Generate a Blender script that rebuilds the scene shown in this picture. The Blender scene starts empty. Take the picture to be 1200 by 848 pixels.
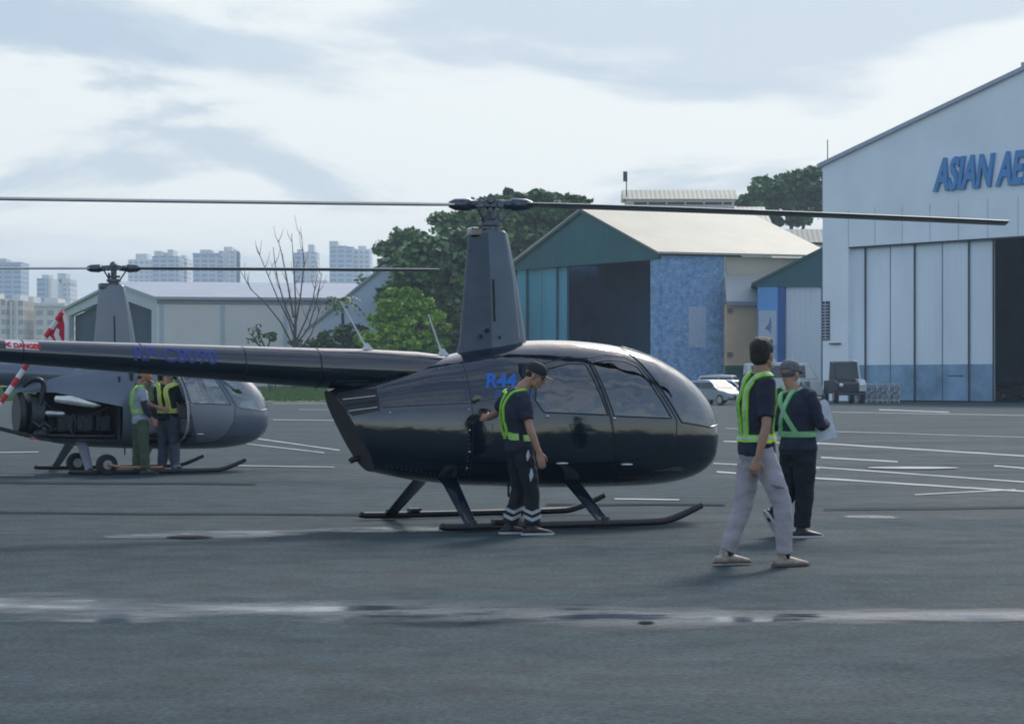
import bpy, bmesh, math, random
import numpy as np
from mathutils import Vector, Matrix, noise
from mathutils.bvhtree import BVHTree
random.seed(7); np.random.seed(7)
C = bpy.context.scene.collection
F = 2730.0; H = 1.43
R = math.radians
def P(px, py, D):                      # a point of the place seen at that pixel, D metres away
    return Vector(((px-600)*D/F, D, H-(py-446)*D/F))
def G(px, py):                         # a point of the ground
    D = H*F/(py-446); return Vector(((px-600)*D/F, D, 0))
# ------------------------------------------------------------------ materials
MATS = {}
def M(name, col, rough=.6, metal=0, var=.12, scale=6, bump=0, bscale=60, coat=0, ior=1.5, col2=None, stretch=None, detail=5):
    if name in MATS: return MATS[name]
    m = bpy.data.materials.new(name); m.use_nodes = True; MATS[name] = m
    nt = m.node_tree; N = nt.nodes; L = nt.links; b = N['Principled BSDF']
    b.inputs['Roughness'].default_value = rough; b.inputs['Metallic'].default_value = metal
    b.inputs['Coat Weight'].default_value = coat; b.inputs['Coat Roughness'].default_value = .03; b.inputs['IOR'].default_value = ior
    tc = N.new('ShaderNodeTexCoord'); mp = N.new('ShaderNodeMapping'); L.new(tc.outputs['Object'], mp.inputs[0])
    if stretch: mp.inputs['Scale'].default_value = stretch
    no = N.new('ShaderNodeTexNoise'); no.inputs['Scale'].default_value = scale; no.inputs['Detail'].default_value = detail
    L.new(mp.outputs[0], no.inputs[0])
    mr = N.new('ShaderNodeMapRange'); mr.inputs[1].default_value = .3; mr.inputs[2].default_value = .7
    L.new(no.outputs[0], mr.inputs[0])
    mx = N.new('ShaderNodeMix'); mx.data_type = 'RGBA'; L.new(mr.outputs[0], mx.inputs[0])
    a = [max(0, c*(1-var)) for c in col]; d = [min(1, c*(1+var)) for c in col]
    if col2: a, d = col, col2
    mx.inputs[6].default_value = (*a, 1); mx.inputs[7].default_value = (*d, 1)
    L.new(mx.outputs[2], b.inputs['Base Color'])
    if bump:
        n2 = N.new('ShaderNodeTexNoise'); n2.inputs['Scale'].default_value = bscale; n2.inputs['Detail'].default_value = 4
        L.new(mp.outputs[0], n2.inputs[0])
        bu = N.new('ShaderNodeBump'); bu.inputs['Strength'].default_value = bump; bu.inputs['Distance'].default_value = .01
        L.new(n2.outputs[0], bu.inputs['Height']); L.new(bu.outputs[0], b.inputs['Normal'])
    return m
def corrugated(name, col, period=.25, var=.08, rough=.5, axis='X', rust=None, depth=.03):
    m = M(name, col, rough, 0, var, .35, stretch=(1, 1, .25))
    nt = m.node_tree; N = nt.nodes; L = nt.links; b = N['Principled BSDF']
    b.inputs['Specular IOR Level'].default_value = .12
    tc = N.new('ShaderNodeTexCoord'); w = N.new('ShaderNodeTexWave'); w.bands_direction = axis
    w.inputs['Scale'].default_value = 1/period*.314; L.new(tc.outputs['Object'], w.inputs[0])
    bu = N.new('ShaderNodeBump'); bu.inputs['Strength'].default_value = .6; bu.inputs['Distance'].default_value = depth
    L.new(w.outputs['Fac'], bu.inputs['Height']); L.new(bu.outputs[0], b.inputs['Normal'])
    return m
def glass(name, tint, fac=.2, rough=.02):
    m = bpy.data.materials.new(name); m.use_nodes = True; nt = m.node_tree; N = nt.nodes; L = nt.links
    N.remove(N['Principled BSDF']); out = N['Material Output']
    t = N.new('ShaderNodeBsdfTransparent'); t.inputs[0].default_value = (*tint, 1)
    g = N.new('ShaderNodeBsdfGlossy'); g.inputs['Roughness'].default_value = rough; g.inputs[0].default_value = (.95, .97, 1, 1)
    f = N.new('ShaderNodeFresnel'); f.inputs[0].default_value = 1.5
    tc = N.new('ShaderNodeTexCoord'); no = N.new('ShaderNodeTexNoise'); no.inputs['Scale'].default_value = 2.2; L.new(tc.outputs['Object'], no.inputs[0])
    bu = N.new('ShaderNodeBump'); bu.inputs['Strength'].default_value = .5; bu.inputs['Distance'].default_value = .05; L.new(no.outputs[0], bu.inputs['Height'])
    L.new(bu.outputs[0], g.inputs['Normal'])
    a = N.new('ShaderNodeMath'); a.operation = 'MULTIPLY_ADD'; a.inputs[1].default_value = 1-fac; a.inputs[2].default_value = fac; L.new(f.outputs[0], a.inputs[0])
    mx = N.new('ShaderNodeMixShader'); L.new(a.outputs[0], mx.inputs[0]); L.new(t.outputs[0], mx.inputs[1]); L.new(g.outputs[0], mx.inputs[2])
    L.new(mx.outputs[0], out.inputs[0]); return m
# ------------------------------------------------------------------ objects
def tag(o, label=None, cat=None, group=None, kind=None):
    if label: o['label'] = label
    if cat: o['category'] = cat
    if group: o['group'] = group
    if kind: o['kind'] = kind
    return o
def empty(name, loc=(0, 0, 0), rz=0, label=None, cat=None, group=None):
    o = bpy.data.objects.new(name, None); C.objects.link(o); o.location = loc; o.rotation_euler = (0, 0, rz)
    o.empty_display_size = .2
    return tag(o, label, cat, group)
def link_mesh(me, name, parent=None, mat=None):
    o = bpy.data.objects.new(name, me); C.objects.link(o); o.parent = parent
    if mat: me.materials.clear(); me.materials.append(mat)
    return o
def obj(name, bm, mat, parent=None, smooth=False, bevel=0, off=None):
    if off is not None: bmesh.ops.translate(bm, verts=bm.verts, vec=-Vector(off))
    bmesh.ops.recalc_face_normals(bm, faces=bm.faces)
    me = bpy.data.meshes.new(name); bm.to_mesh(me); bm.free()
    if smooth: me.polygons.foreach_set('use_smooth', [True]*len(me.polygons)); me.set_sharp_from_angle(angle=R(45))
    o = link_mesh(me, name, parent, mat)
    if bevel:
        b = o.modifiers.new('b', 'BEVEL'); b.width = bevel; b.segments = 2; b.limit_method = 'ANGLE'
    return o
def box(bm, a, b, M4=None):
    x0, y0, z0 = a; x1, y1, z1 = b
    vs = [bm.verts.new(p) for p in [(x0,y0,z0),(x1,y0,z0),(x1,y1,z0),(x0,y1,z0),(x0,y0,z1),(x1,y0,z1),(x1,y1,z1),(x0,y1,z1)]]
    if M4 is not None:
        for v in vs: v.co = M4 @ v.co
    for f in [(0,3,2,1),(4,5,6,7),(0,1,5,4),(1,2,6,5),(2,3,7,6),(3,0,4,7)]: bm.faces.new([vs[i] for i in f])
    return vs
def prism(bm, pts, vec):               # closed polygon of 3-D points extruded along vec
    vec = Vector(vec); a = [bm.verts.new(p) for p in pts]; b = [bm.verts.new(Vector(p)+vec) for p in pts]
    n = len(pts); bm.faces.new(a[::-1]); bm.faces.new(b)
    for i in range(n): bm.faces.new([a[i], a[(i+1) % n], b[(i+1) % n], b[i]])
def rings_loft(bm, rings, cap=True):
    vr = [[bm.verts.new(p) for p in r] for r in rings]; n = len(vr[0])
    for a, b in zip(vr, vr[1:]):
        for i in range(n): bm.faces.new([a[i], a[(i+1) % n], b[(i+1) % n], b[i]])
    if cap: bm.faces.new(vr[0][::-1]); bm.faces.new(vr[-1])
def crom(pts, n):                      # Catmull-Rom through tuples
    P_ = [pts[0]]+list(pts)+[pts[-1]]; out = []
    for i in range(1, len(P_)-2):
        p0, p1, p2, p3 = (np.array(P_[j], float) for j in (i-1, i, i+1, i+2))
        for k in range(n):
            t = k/n; out.append(.5*((2*p1)+(-p0+p2)*t+(2*p0-5*p1+4*p2-p3)*t*t+(-p0+3*p1-3*p2+p3)*t**3))
    out.append(np.array(P_[-2], float)); return out
def tube(bm, pts, rad, n=12, side=None, flat=1.0, round_ends=False, sub=0):
    """swept tube; rad number or list; side = wide axis, flat = other-axis factor"""
    pts = [Vector(p) for p in pts]
    if not hasattr(rad, '__len__'): rad = [rad]*len(pts)
    rad = [r if hasattr(r, '__len__') else (r, r*flat) for r in rad]
    if sub:
        q = crom([(*p, *r) for p, r in zip(pts, rad)], sub); pts = [Vector(a[:3]) for a in q]; rad = [(max(a[3], .001), max(a[4], .001)) for a in q]
    if round_ends:
        d0 = (pts[0]-pts[1]).normalized(); d1 = (pts[-1]-pts[-2]).normalized(); r0, r1 = rad[0], rad[-1]
        pre, post = [], []
        for k in (1, 2, 3):
            a = k/3*math.pi/2*.93
            pre.insert(0, (pts[0]+d0*min(r0)*math.sin(a), (r0[0]*math.cos(a), r0[1]*math.cos(a))))
            post.append((pts[-1]+d1*min(r1)*math.sin(a), (r1[0]*math.cos(a), r1[1]*math.cos(a))))
        pts = [p for p, _ in pre]+pts+[p for p, _ in post]; rad = [r for _, r in pre]+rad+[r for _, r in post]
    rings = []; u = None
    for i, p in enumerate(pts):
        d = (pts[min(i+1, len(pts)-1)]-pts[max(i-1, 0)])
        if d.length < 1e-9: d = Vector((0, 0, 1))
        d.normalize()
        if side is not None: u = Vector(side)
        elif u is None: u = Vector((0, 0, 1)) if abs(d.z) < .9 else Vector((1, 0, 0))
        u = (u-d*u.dot(d)).normalized(); w = d.cross(u)
        ra, rb = rad[i]
        rings.append([p+u*ra*math.cos(2*math.pi*k/n)+w*rb*math.sin(2*math.pi*k/n) for k in range(n)])
    rings_loft(bm, rings)
def ellipsoid(bm, c, r, axes=None, seg=16):
    g = bmesh.ops.create_uvsphere(bm, u_segments=seg, v_segments=max(6, seg//2+2), radius=1)
    A = axes or Matrix.Identity(3)
    for v in g['verts']: v.co = Vector(c)+A @ Vector((v.co.x*r[0], v.co.y*r[1], v.co.z*r[2]))
def remesh(bm, voxel, smooth=2, disp=None):
    """closed lofts united into one continuous surface"""
    bmesh.ops.recalc_face_normals(bm, faces=bm.faces)
    me = bpy.data.meshes.new('t'); bm.to_mesh(me); bm.free(); o = bpy.data.objects.new('t', me); C.objects.link(o)
    r = o.modifiers.new('r', 'REMESH'); r.mode = 'VOXEL'; r.voxel_size = voxel; r.use_smooth_shade = True
    if smooth: s = o.modifiers.new('s', 'SMOOTH'); s.iterations = smooth; s.factor = .5
    dg = bpy.context.evaluated_depsgraph_get(); dg.update()
    out = bpy.data.meshes.new_from_object(o.evaluated_get(dg)); bpy.data.objects.remove(o); bpy.data.meshes.remove(me)
    if disp:
        amp, fr = disp; nrm = [v.normal.copy() for v in out.vertices]
        for v, n_ in zip(out.vertices, nrm):
            q = Vector((v.co.x*fr[0], v.co.y*fr[1], v.co.z*fr[2])); v.co += n_*amp*(noise.noise(q)+.5*noise.noise(q*2.3))
    out.polygons.foreach_set('use_smooth', [True]*len(out.polygons))
    return out
def text_mesh(txt, size, depth=0, shear=0, bold=0, align='LEFT'):
    cu = bpy.data.curves.new('t', 'FONT'); cu.body = txt; cu.size = size; cu.extrude = depth; cu.shear = shear; cu.offset = bold; cu.align_x = align
    cu.resolution_u = 4
    o = bpy.data.objects.new('t', cu); C.objects.link(o); dg = bpy.context.evaluated_depsgraph_get(); dg.update()
    me = bpy.data.meshes.new_from_object(o.evaluated_get(dg)); bpy.data.objects.remove(o); bpy.data.curves.remove(cu); return me
def in_poly(x, z, poly):
    c = False; n = len(poly); j = n-1
    for i in range(n):
        xi, zi = poly[i]; xj, zj = poly[j]
        if (zi > z) != (zj > z) and x < (xj-xi)*(z-zi)/(zj-zi)+xi: c = not c
        j = i
    return c
# ------------------------------------------------------------------ helicopters
ST = [ # x, z top, z bottom, half width, z widest
 (-2.1,1.30,.74,.20,1.05),(-1.75,1.33,.64,.24,1.02),(-1.5,1.40,.59,.28,.99),(-1.25,1.475,.535,.33,.96),(-1.0,1.55,.48,.39,.94),(-.72,1.63,.435,.46,.92),(-.4,1.70,.40,.54,.91),
 (0,1.79,.38,.61,.90),(.3,1.825,.365,.64,.90),(.62,1.84,.355,.655,.90),(.98,1.83,.35,.65,.90),(1.38,1.785,.35,.63,.89),(1.75,1.69,.36,.59,.88),
 (2.03,1.56,.395,.53,.87),(2.22,1.43,.445,.46,.86),(2.36,1.29,.52,.375,.85),(2.455,1.13,.62,.26,.85),(2.50,.98,.74,.14,.85)]
RW = [(.30,1.12),(.22,1.24),(.26,1.42),(.42,1.55),(.66,1.60),(.83,1.60),(.99,1.09)]
FW = [(.91,1.61),(1.10,1.64),(1.30,1.625),(1.43,1.57),(1.735,1.05),(1.06,1.08)]
WS = [(1.50,1.60),(1.44,1.68),(1.36,1.752),(1.40,1.85),(2.7,1.85),(2.7,1.0),(2.25,.955),(1.86,1.01)]
FD = [(.87,1.66),(1.10,1.69),(1.32,1.67),(1.46,1.60),(1.80,1.03),(1.78,.80),(1.66,.58),(1.50,.47),(1.18,.46),(1.10,.72),(1.03,1.06)]
RD = [(.16,1.20),(.20,1.46),(.38,1.60),(.62,1.655),(.86,1.655),(1.015,1.06),(1.08,.72),(1.10,.56),(.98,.46),(.40,.46),(.20,.62),(.15,.90)]
EB = [(-2.3,1.27),(-1.0,1.25),(-.5,1.13),(-.02,1.03),(-.02,.52),(-1.0,.545),(-2.3,.45)]
GR = [(-1.72,1.33),(-1.55,1.335),(-1.30,1.355),(-1.30,1.14),(-1.56,1.09),(-1.62,1.14)]
def ring(st, n=72, e=2.35):
    x, zt, zb, hw, zm = st; out = []
    for k in range(n):
        a = 2*math.pi*k/n; c, s = math.cos(a), math.sin(a)
        eu = 2.05 if s > 0 else 2.7
        y = hw*math.copysign(abs(c)**(2/eu), c); z = zm+(zt-zm if s > 0 else zm-zb)*math.copysign(abs(s)**(2/eu), s)
        out.append((x, y, z))
    return out
def make_shell():
    bm = bmesh.new(); st = crom(ST, 5)
    rings_loft(bm, [ring(s) for s in st], cap=False)
    bm.verts.ensure_lookup_table()
    last = [bm.verts[len(bm.verts)-72+k] for k in range(72)]; tip = bm.verts.new((2.525, 0, .855))
    for k in range(72): bm.faces.new([last[k], last[(k+1) % 72], tip])
    bmesh.ops.recalc_face_normals(bm, faces=bm.faces)
    # slanted rear end
    p0, p1 = Vector((-1.735, 0, 1.34)), Vector((-1.29, 0, .55)); d = (p1-p0).normalized(); no = Vector((-d.z, 0, d.x))
    if no.x > 0: no = -no
    bmesh.ops.bisect_plane(bm, geom=bm.verts[:]+bm.edges[:]+bm.faces[:], plane_co=p0, plane_no=no, clear_outer=True)
    return bm
def cut_poly(bm, poly):
    xs = [p[0] for p in poly]; zs = [p[1] for p in poly]; x0, x1, z0, z1 = min(xs)-.08, max(xs)+.08, min(zs)-.08, max(zs)+.08
    for (ax, az), (bx, bz) in zip(poly, poly[1:]+poly[:1]):
        lx0, lx1, lz0, lz1 = min(ax, bx)-.06, max(ax, bx)+.06, min(az, bz)-.06, max(az, bz)+.06
        fs = [f for f in bm.faces if any(lx0 <= v.co.x <= lx1 and lz0 <= v.co.z <= lz1 for v in f.verts)]
        if not fs: continue
        ge = set(fs); es = {e for f in fs for e in f.edges}; vs = {v for f in fs for v in f.verts}
        no = Vector((-(bz-az), 0, bx-ax)).normalized()
        bmesh.ops.bisect_plane(bm, geom=list(ge)+list(es)+list(vs), plane_co=(ax, 0, az), plane_no=no, dist=1e-5)
def helicopter(name, loc, rz, label, paint, paint2, open_side=False, text=True, blades=((2, 5.2, .04, -.17), ), z_hub=3.19):
    root = empty(name, loc, rz, label, 'helicopter')
    black = M('matt_black_metal', (.012, .014, .02), .45); seam = M('seam_rubber', (.006, .008, .012), .6)
    metal = M('hub_metal', (.10, .12, .15), .35, .8, .3, 20); bladem = M('blade_paint', (.16, .18, .20), .35, .2)
    white = M('antenna_white', (.7, .72, .75), .4)
    gl = MATS.get('cabin_glass') or MATS.setdefault('cabin_glass', glass('cabin_glass', (.10, .13, .17), .12))
    gl2 = MATS.get('clear_glass') or MATS.setdefault('clear_glass', glass('clear_glass', (.62, .68, .72), .16))
    G_ = gl2 if open_side else gl
    bm = make_shell()
    whole = BVHTree.FromBMesh(bm)
    for p in (RW, FW, WS, FD, RD): cut_poly(bm, p)
    cut_poly(bm, EB if open_side else GR)
    bmesh.ops.triangulate(bm, faces=[f for f in bm.faces if len(f.verts) > 4])
    bm.normal_update(); bm.verts.ensure_lookup_table()
    def cls(f):
        c = f.calc_center_median(); s = 'right' if c.y < 0 else 'left'
        if in_poly(c.x, c.z, WS): return ('ws', s)
        if in_poly(c.x, c.z, RW): return ('rw', s)
        if in_poly(c.x, c.z, FW): return ('fw', s)
        if in_poly(c.x, c.z, FD): return ('fd', s)
        if in_poly(c.x, c.z, RD): return ('rd', s)
        if open_side and in_poly(c.x, c.z, EB): return ('eb', s)
        if not open_side and in_poly(c.x, c.z, GR): return ('gr', s)
        return ('body', '')
    groups = {}
    for f in bm.faces: groups.setdefault(cls(f), []).append(f)
    def extract(keys, nm, mat, parent, thick=0, xf=None):
        fs = [f for k in keys for f in groups.get(k, [])]
        if not fs: return None
        idx = {}; co = []; no = []; fa = []
        for f in fs:
            t = []
            for v in f.verts:
                if v.index not in idx: idx[v.index] = len(co); co.append(v.co.copy()); no.append(v.normal.copy())
                t.append(idx[v.index])
            fa.append(t)
        if xf: co = [xf @ c for c in co]; r3 = xf.to_3x3(); no = [r3 @ n_ for n_ in no]
        me = bpy.data.meshes.new(nm); me.from_pydata(co, [], fa); me.polygons.foreach_set('use_smooth', [True]*len(fa))
        me.normals_split_custom_set_from_vertices(no)
        return link_mesh(me, nm, parent, mat)
    for i, v in enumerate(bm.verts): v.index = i
    def surf(x, z, s, off=.003):       # point on the shell
        y0 = -3 if s == 'right' else 3
        h = whole.ray_cast(Vector((x, y0, z)), Vector((0, -math.copysign(1, y0), 0)))
        if h[0] is None:
            h = whole.find_nearest(Vector((x, math.copysign(.3, y0), z)))
        return h[0]+h[1]*off*(1 if h[1].y*y0 >= 0 or abs(h[1].y) < .2 else -1), h[1]
    def seam_line(poly, s, nm, mat, parent, w=.006, closed=True, h=.003):
        pts = []
        pl = poly+([poly[0]] if closed else [])
        for (ax, az), (bx, bz) in zip(pl, pl[1:]):
            n_ = max(2, int(math.hypot(bx-ax, bz-az)/.04))
            for k in range(n_): t = k/n_; pts.append(surf(ax+(bx-ax)*t, az+(bz-az)*t, s, .001)[0])
        pts.append(pts[0].copy() if closed else surf(*pl[-1], s, .001)[0])
        b = bmesh.new(); tube(b, pts, w, 6); return obj(nm, b, mat, parent, True)
    skip = {('rd', 'right'), ('rw', 'right')} if open_side else set()
    body = extract([('body', '')], 'fuselage', paint, root)
    for s in ('right', 'left'):
        w = extract([('ws', s)], 'windshield', G_, root)
        seam_line([(1.36, 1.752), (1.44, 1.68), (1.50, 1.60), (1.86, 1.01), (2.25, .955), (2.42, .975)], s, 'window_frame', paint2, w, .009, False)
        for dk, wk, dp, wp in (('fd', 'fw', FD, FW), ('rd', 'rw', RD, RW)):
            xf = None
            if (dk, s) == ('rd', 'right') and open_side:      # rear door swung out on its forward hinge
                hp = surf(1.03, 1.0, s)[0]
                xf = Matrix.Translation(hp) @ Matrix.Rotation(R(72), 4, 'Z') @ Matrix.Translation(-hp)
            d = extract([(dk, s)], 'door', paint2 if open_side else paint, root, xf=xf)
            g = extract([(wk, s)], 'window', G_, d, xf=xf)
            if not xf:
                seam_line(dp, s, 'door_seal', seam, d, .0045)
                seam_line(wp, s, 'window_seal', seam, g, .007)
                hx, hz = ((1.22, .60) if dk == 'fd' else (.50, .62))
                p, n_ = surf(hx, hz, s, .012); b = bmesh.new()
                tube(b, [p+Vector((-.055, 0, 0)), p, p+Vector((.055, 0, 0))], [.009, .014, .009], 8, round_ends=True); obj('handle', b, M('bright_metal', (.6, .62, .65), .25, .9), d, True)
                p, n_ = surf(1.06 if dk == 'fd' else .33, 1.055 if dk == 'fd' else 1.08, s, .006); b = bmesh.new(); ellipsoid(b, p, (.016, .012, .016)); obj('latch', b, MATS['bright_metal'], d, True)
    # windshield bow
    pts = []
    for st in crom(ST, 5):
        if st[0] > 1.38: pts.append((st[0], 0, st[1]+.002))
    b = bmesh.new(); tube(b, pts+[(2.525, 0, .95)], .014, 8); obj('windshield_bow', b, paint2, root, True)
    # rear bulkhead, slanted
    b = bmesh.new(); rim = []
    for k in range(48):
        a = 2*math.pi*k/48
        t = .5-.5*math.sin(a); x = -1.735+.445*t; z = 1.335-.79*t
        hw = np.interp(x, [s_[0] for s_ in ST], [s_[3] for s_ in ST])
        rim.append(Vector((x+.004, hw*.985*math.copysign(abs(math.cos(a))**.7, math.cos(a)), z)))
    b.faces.new([b.verts.new(p) for p in rim]); bmesh.ops.triangulate(b, faces=b.faces)
    if not open_side: obj('rear_bulkhead', b, M('sooty_brown_panel', (.035, .03, .035), .6, 0, .3, 5), root)
    else: b.free()
    if not open_side:
        b = bmesh.new(); tube(b, [(-1.40, -.02, .68), (-1.48, -.02, .66), (-1.50, -.02, .645)], .03, 10); obj('exhaust_pipe', b, black, root, True)
        for s in ('right', 'left'):
            g = extract([('gr', s)], 'engine_grille', black, root)
            for k in range(4):
                z = 1.14+.055*k; x0 = -1.60-.02*k
                seam_line([(x0, z), (-1.32, z+.035)], s, 'louvre', paint if k % 2 else M('bright_metal', (.6, .62, .65), .25, .9), g, .007, False)
        for s in ('right', 'left'):
            seam_line([(-.42, 1.60), (-.42, .5)], s, 'panel_seam', seam, root, .003, False)
            seam_line([(-1.30, 1.40), (-1.30, 1.12)], s, 'panel_seam', seam, root, .003, False)
            seam_line([(-1.28, 1.17), (-.45, 1.21), (.1, 1.30)], s, 'panel_seam', seam, root, .003, False)
            for (x, z) in ((-.45, 1.15), (-.45, .95), (-.45, .74), (-.45, .58), (-1.2, 1.12)):
                p, n_ = surf(x, z, s, .002); b = bmesh.new(); ellipsoid(b, p, (.009, .004, .009), seg=8); obj('fastener', b, MATS['bright_metal'], root, True)
            b = bmesh.new()
            for (xa, za, xb, zb_, nn) in ((-.46, 1.58, -.46, .52, 26), (-1.26, 1.18, -.5, 1.22, 20), (-1.2, .60, -.5, .48, 16), (.12, .44, .95, .40, 20), (1.15, .40, 1.6, .42, 12), (-1.25, 1.40, -.5, 1.585, 20)):
                for k in range(nn):
                    t = k/(nn-1); p, n_ = surf(xa+(xb-xa)*t, za+(zb_-za)*t, s, .0005); g_ = bmesh.ops.create_icosphere(b, subdivisions=1, radius=.0055); bmesh.ops.translate(b, verts=g_['verts'], vec=p)
            tag(obj('rivet_row', b, M('rivet_steel', (.10, .12, .15), .3, .7), root, True), kind='stuff')
            p, n_ = surf(-.36, 1.24, s, .001); b = bmesh.new(); ellipsoid(b, p, (.055, .004, .055), seg=20); obj('fuel_cap', b, paint, root, True)
    # tail boom, empennage, tail rotor
    b = bmesh.new(); tube(b, [(-.40, 0, 1.50), (-.8, 0, 1.515), (-1.4, 0, 1.54), (-1.85, 0, 1.553), (-4.85, 0, 1.702), (-6.05, 0, 1.76)], [(.17,.17), (.20,.20), (.20,.20), (.192,.192), (.107,.107), (.085,.085)], 40)
    boom = obj('tail_boom', b, paint, root, True)
    boomb = BVHTree.FromObject(boom, bpy.context.evaluated_depsgraph_get()) if False else None
    for x, r in ((-1.85, .194), (-2.6, .172), (-3.6, .145), (-4.7, .113)):
        z = 1.553+(x+1.85)*-.0497; b = bmesh.new(); tube(b, [(x-.006, 0, z), (x+.006, 0, z)], r+.0015, 40); obj('boom_joint', b, seam if x > -2 else paint2, boom, True)
    b = bmesh.new(); prism(b, [(-5.85, -.012, 1.8), (-6.15, -.012, 2.45), (-6.40, -.012, 2.45), (-6.22, -.012, 1.8)], (0, .024, 0)); obj('upper_fin', b, paint, root, bevel=.006)
    b = bmesh.new(); prism(b, [(-5.85, -.012, 1.7), (-6.05, -.012, 1.05), (-6.25, -.012, 1.05), (-6.22, -.012, 1.7)], (0, .024, 0)); obj('lower_fin', b, paint, root, bevel=.006)
    b = bmesh.new(); box(b, (-6.2, -.02, 1.80), (-5.88, .75, 1.825)); obj('stabilizer', b, paint, root, bevel=.006)
    b = bmesh.new(); tube(b, [(-6.1, 0, 1.76), (-6.1, -.0, 1.76), (-6.1, .28, 1.76)], .05, 12); hubt = obj('tail_rotor_hub', b, metal, root, True)
    for s in (-1, 1):
        b = bmesh.new(); box(b, (-6.15, .24, 1.76+s*.08), (-6.04, .255, 1.76+s*.74)); obj('tail_rotor_blade', b, bladem, root)
    # antennas on the boom
    for x, h in ((-1.30, .47), (-.50, .40)):
        z0 = 1.553+.192+(x+1.85)*-.03 if x < -1 else 1.68
        b = bmesh.new(); tube(b, [(x, 0, z0), (x-.04, 0, z0+.05), (x-.29 if x < -1 else x-.17, 0, z0+h)], [.014, .010, .006], 8)
        prism(b, [(x-.08, -.012, z0-.03), (x+.08, -.012, z0-.03), (x-.01, -.012, z0+.07), (x-.035, -.012, z0+.07)], (0, .024, 0)); obj('antenna', b, white, root)
    # mast fairing
    b = bmesh.new(); rg = []
    for z, xa, xf_, hy in ((1.60, -.40, .44, .17), (1.72, -.36, .40, .155), (1.80, -.335, .375, .15), (2.10, -.305, .325, .14), (2.5, -.27, .255, .12), (2.90, -.235, .175, .10), (2.93, -.20, .14, .08)):
        r = []
        for k in range(32):
            a = 2*math.pi*k/32; cx = math.cos(a); sx = math.sin(a)
            x = (xf_+xa)/2+(xf_-xa)/2*cx; wdt = hy*(abs(sx)**.85)*(1 if cx > 0 else 1-.35*abs(cx)); r.append((x, math.copysign(wdt, sx), z))
        rg.append(r)
    rings_loft(b, rg); fair = obj('mast_fairing', b, M('fairing_grey', (.11, .145, .19), .4, .1, .12, 4) if not open_side else paint2, root, True)
    b = bmesh.new(); prism(b, [(-.03, -.1395, 2.02), (.0, -.1395, 2.02), (-.015, -.123, 2.44), (-.035, -.123, 2.44)], (0, .004, 0)); obj('fairing_slot', b, seam, fair)
    for (x, z, s_) in ((-.1, 1.93, .02), (.03, 1.86, .015), (-.17, 1.87, .018)):
        b = bmesh.new(); box(b, (x-s_, -.150, z-s_), (x+s_, -.142, z+s_)); obj('placard', b, seam, fair)
    b = bmesh.new(); rg2 = []
    for r in rg[1:6]:
        xs_ = [p[0] for p in r]; lim = min(xs_)+.36*(max(xs_)-min(xs_)); m_ = min(xs_)
        idx = [k for k in range(32) if r[k][0] <= lim+.02]
        rg2.append([(r[k][0]-(.004 if r[k][0] < m_+.05 else 0), r[k][1]*1.035, r[k][2]) for k in range(9, 24)])
    vr = [[b.verts.new(p) for p in r] for r in rg2]
    for r0, r1 in zip(vr, vr[1:]):
        for k in range(len(r0)-1): b.faces.new([r0[k], r0[k+1], r1[k+1], r1[k]])
    obj('fairing_tail', b, M('fairing_dark', (.05, .075, .11), .45, 0, .2, 5) if not open_side else paint2, fair, True)
    b = bmesh.new(); tube(b, [(.27, -.105, 1.85), (.205, -.075, 2.5), (.13, -.055, 2.9)], .006, 6); tube(b, [(.37, -.03, 1.82), (.255, -.02, 2.5), (.17, -.02, 2.9)], .008, 6); obj('fairing_edge', b, M('pale_edge', (.4, .44, .48), .4, .3), fair, True)  # two pale lines down the front of the fairing
    b = bmesh.new(); box(b, (-.235, -.075, 2.86), (-.10, .075, 2.955)); obj('scoop', b, paint if not open_side else metal, fair, bevel=.02)
    b = bmesh.new(); tube(b, [(0, 0, 2.9), (0, 0, 2.97), (0, 0, 2.98), (0, 0, 3.02), (0, 0, 3.021), (0, 0, 3.2)], [.085, .085, .11, .11, .045, .045], 24)
    tube(b, [(0, 0, 3.045), (0, 0, 3.075)], .10, 24)
    for s in (-1, 1): tube(b, [(.08*s, -.05, 3.0), (.19*s, -.08, 3.17)], .012, 8); tube(b, [(-.05, .09*s, 3.03), (-.05, .1*s, 3.12)], .02, 8)
    mast = obj('rotor_mast', b, metal, root, True)
    az, L_, up, dn = blades[0]
    b = bmesh.new(); box(b, (-.13, -.07, z_hub-.03), (.13, .07, z_hub+.045)); tube(b, [(0, -.12, z_hub+.05), (0, .12, z_hub+.05)], .045, 14)
    for s in (-1, 1): tube(b, [(s*.10, -.09, z_hub), (s*.10, .09, z_hub)], .04, 12); tube(b, [(0, s*.06, z_hub), (0, s*.06, z_hub+.105)], .022, 8)
    rot = Matrix.Rotation(R(az)-rz, 4, 'Z'); bmesh.ops.transform(b, matrix=rot, verts=b.verts); obj('rotor_hub', b, metal, root, True, bevel=.008)
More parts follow.
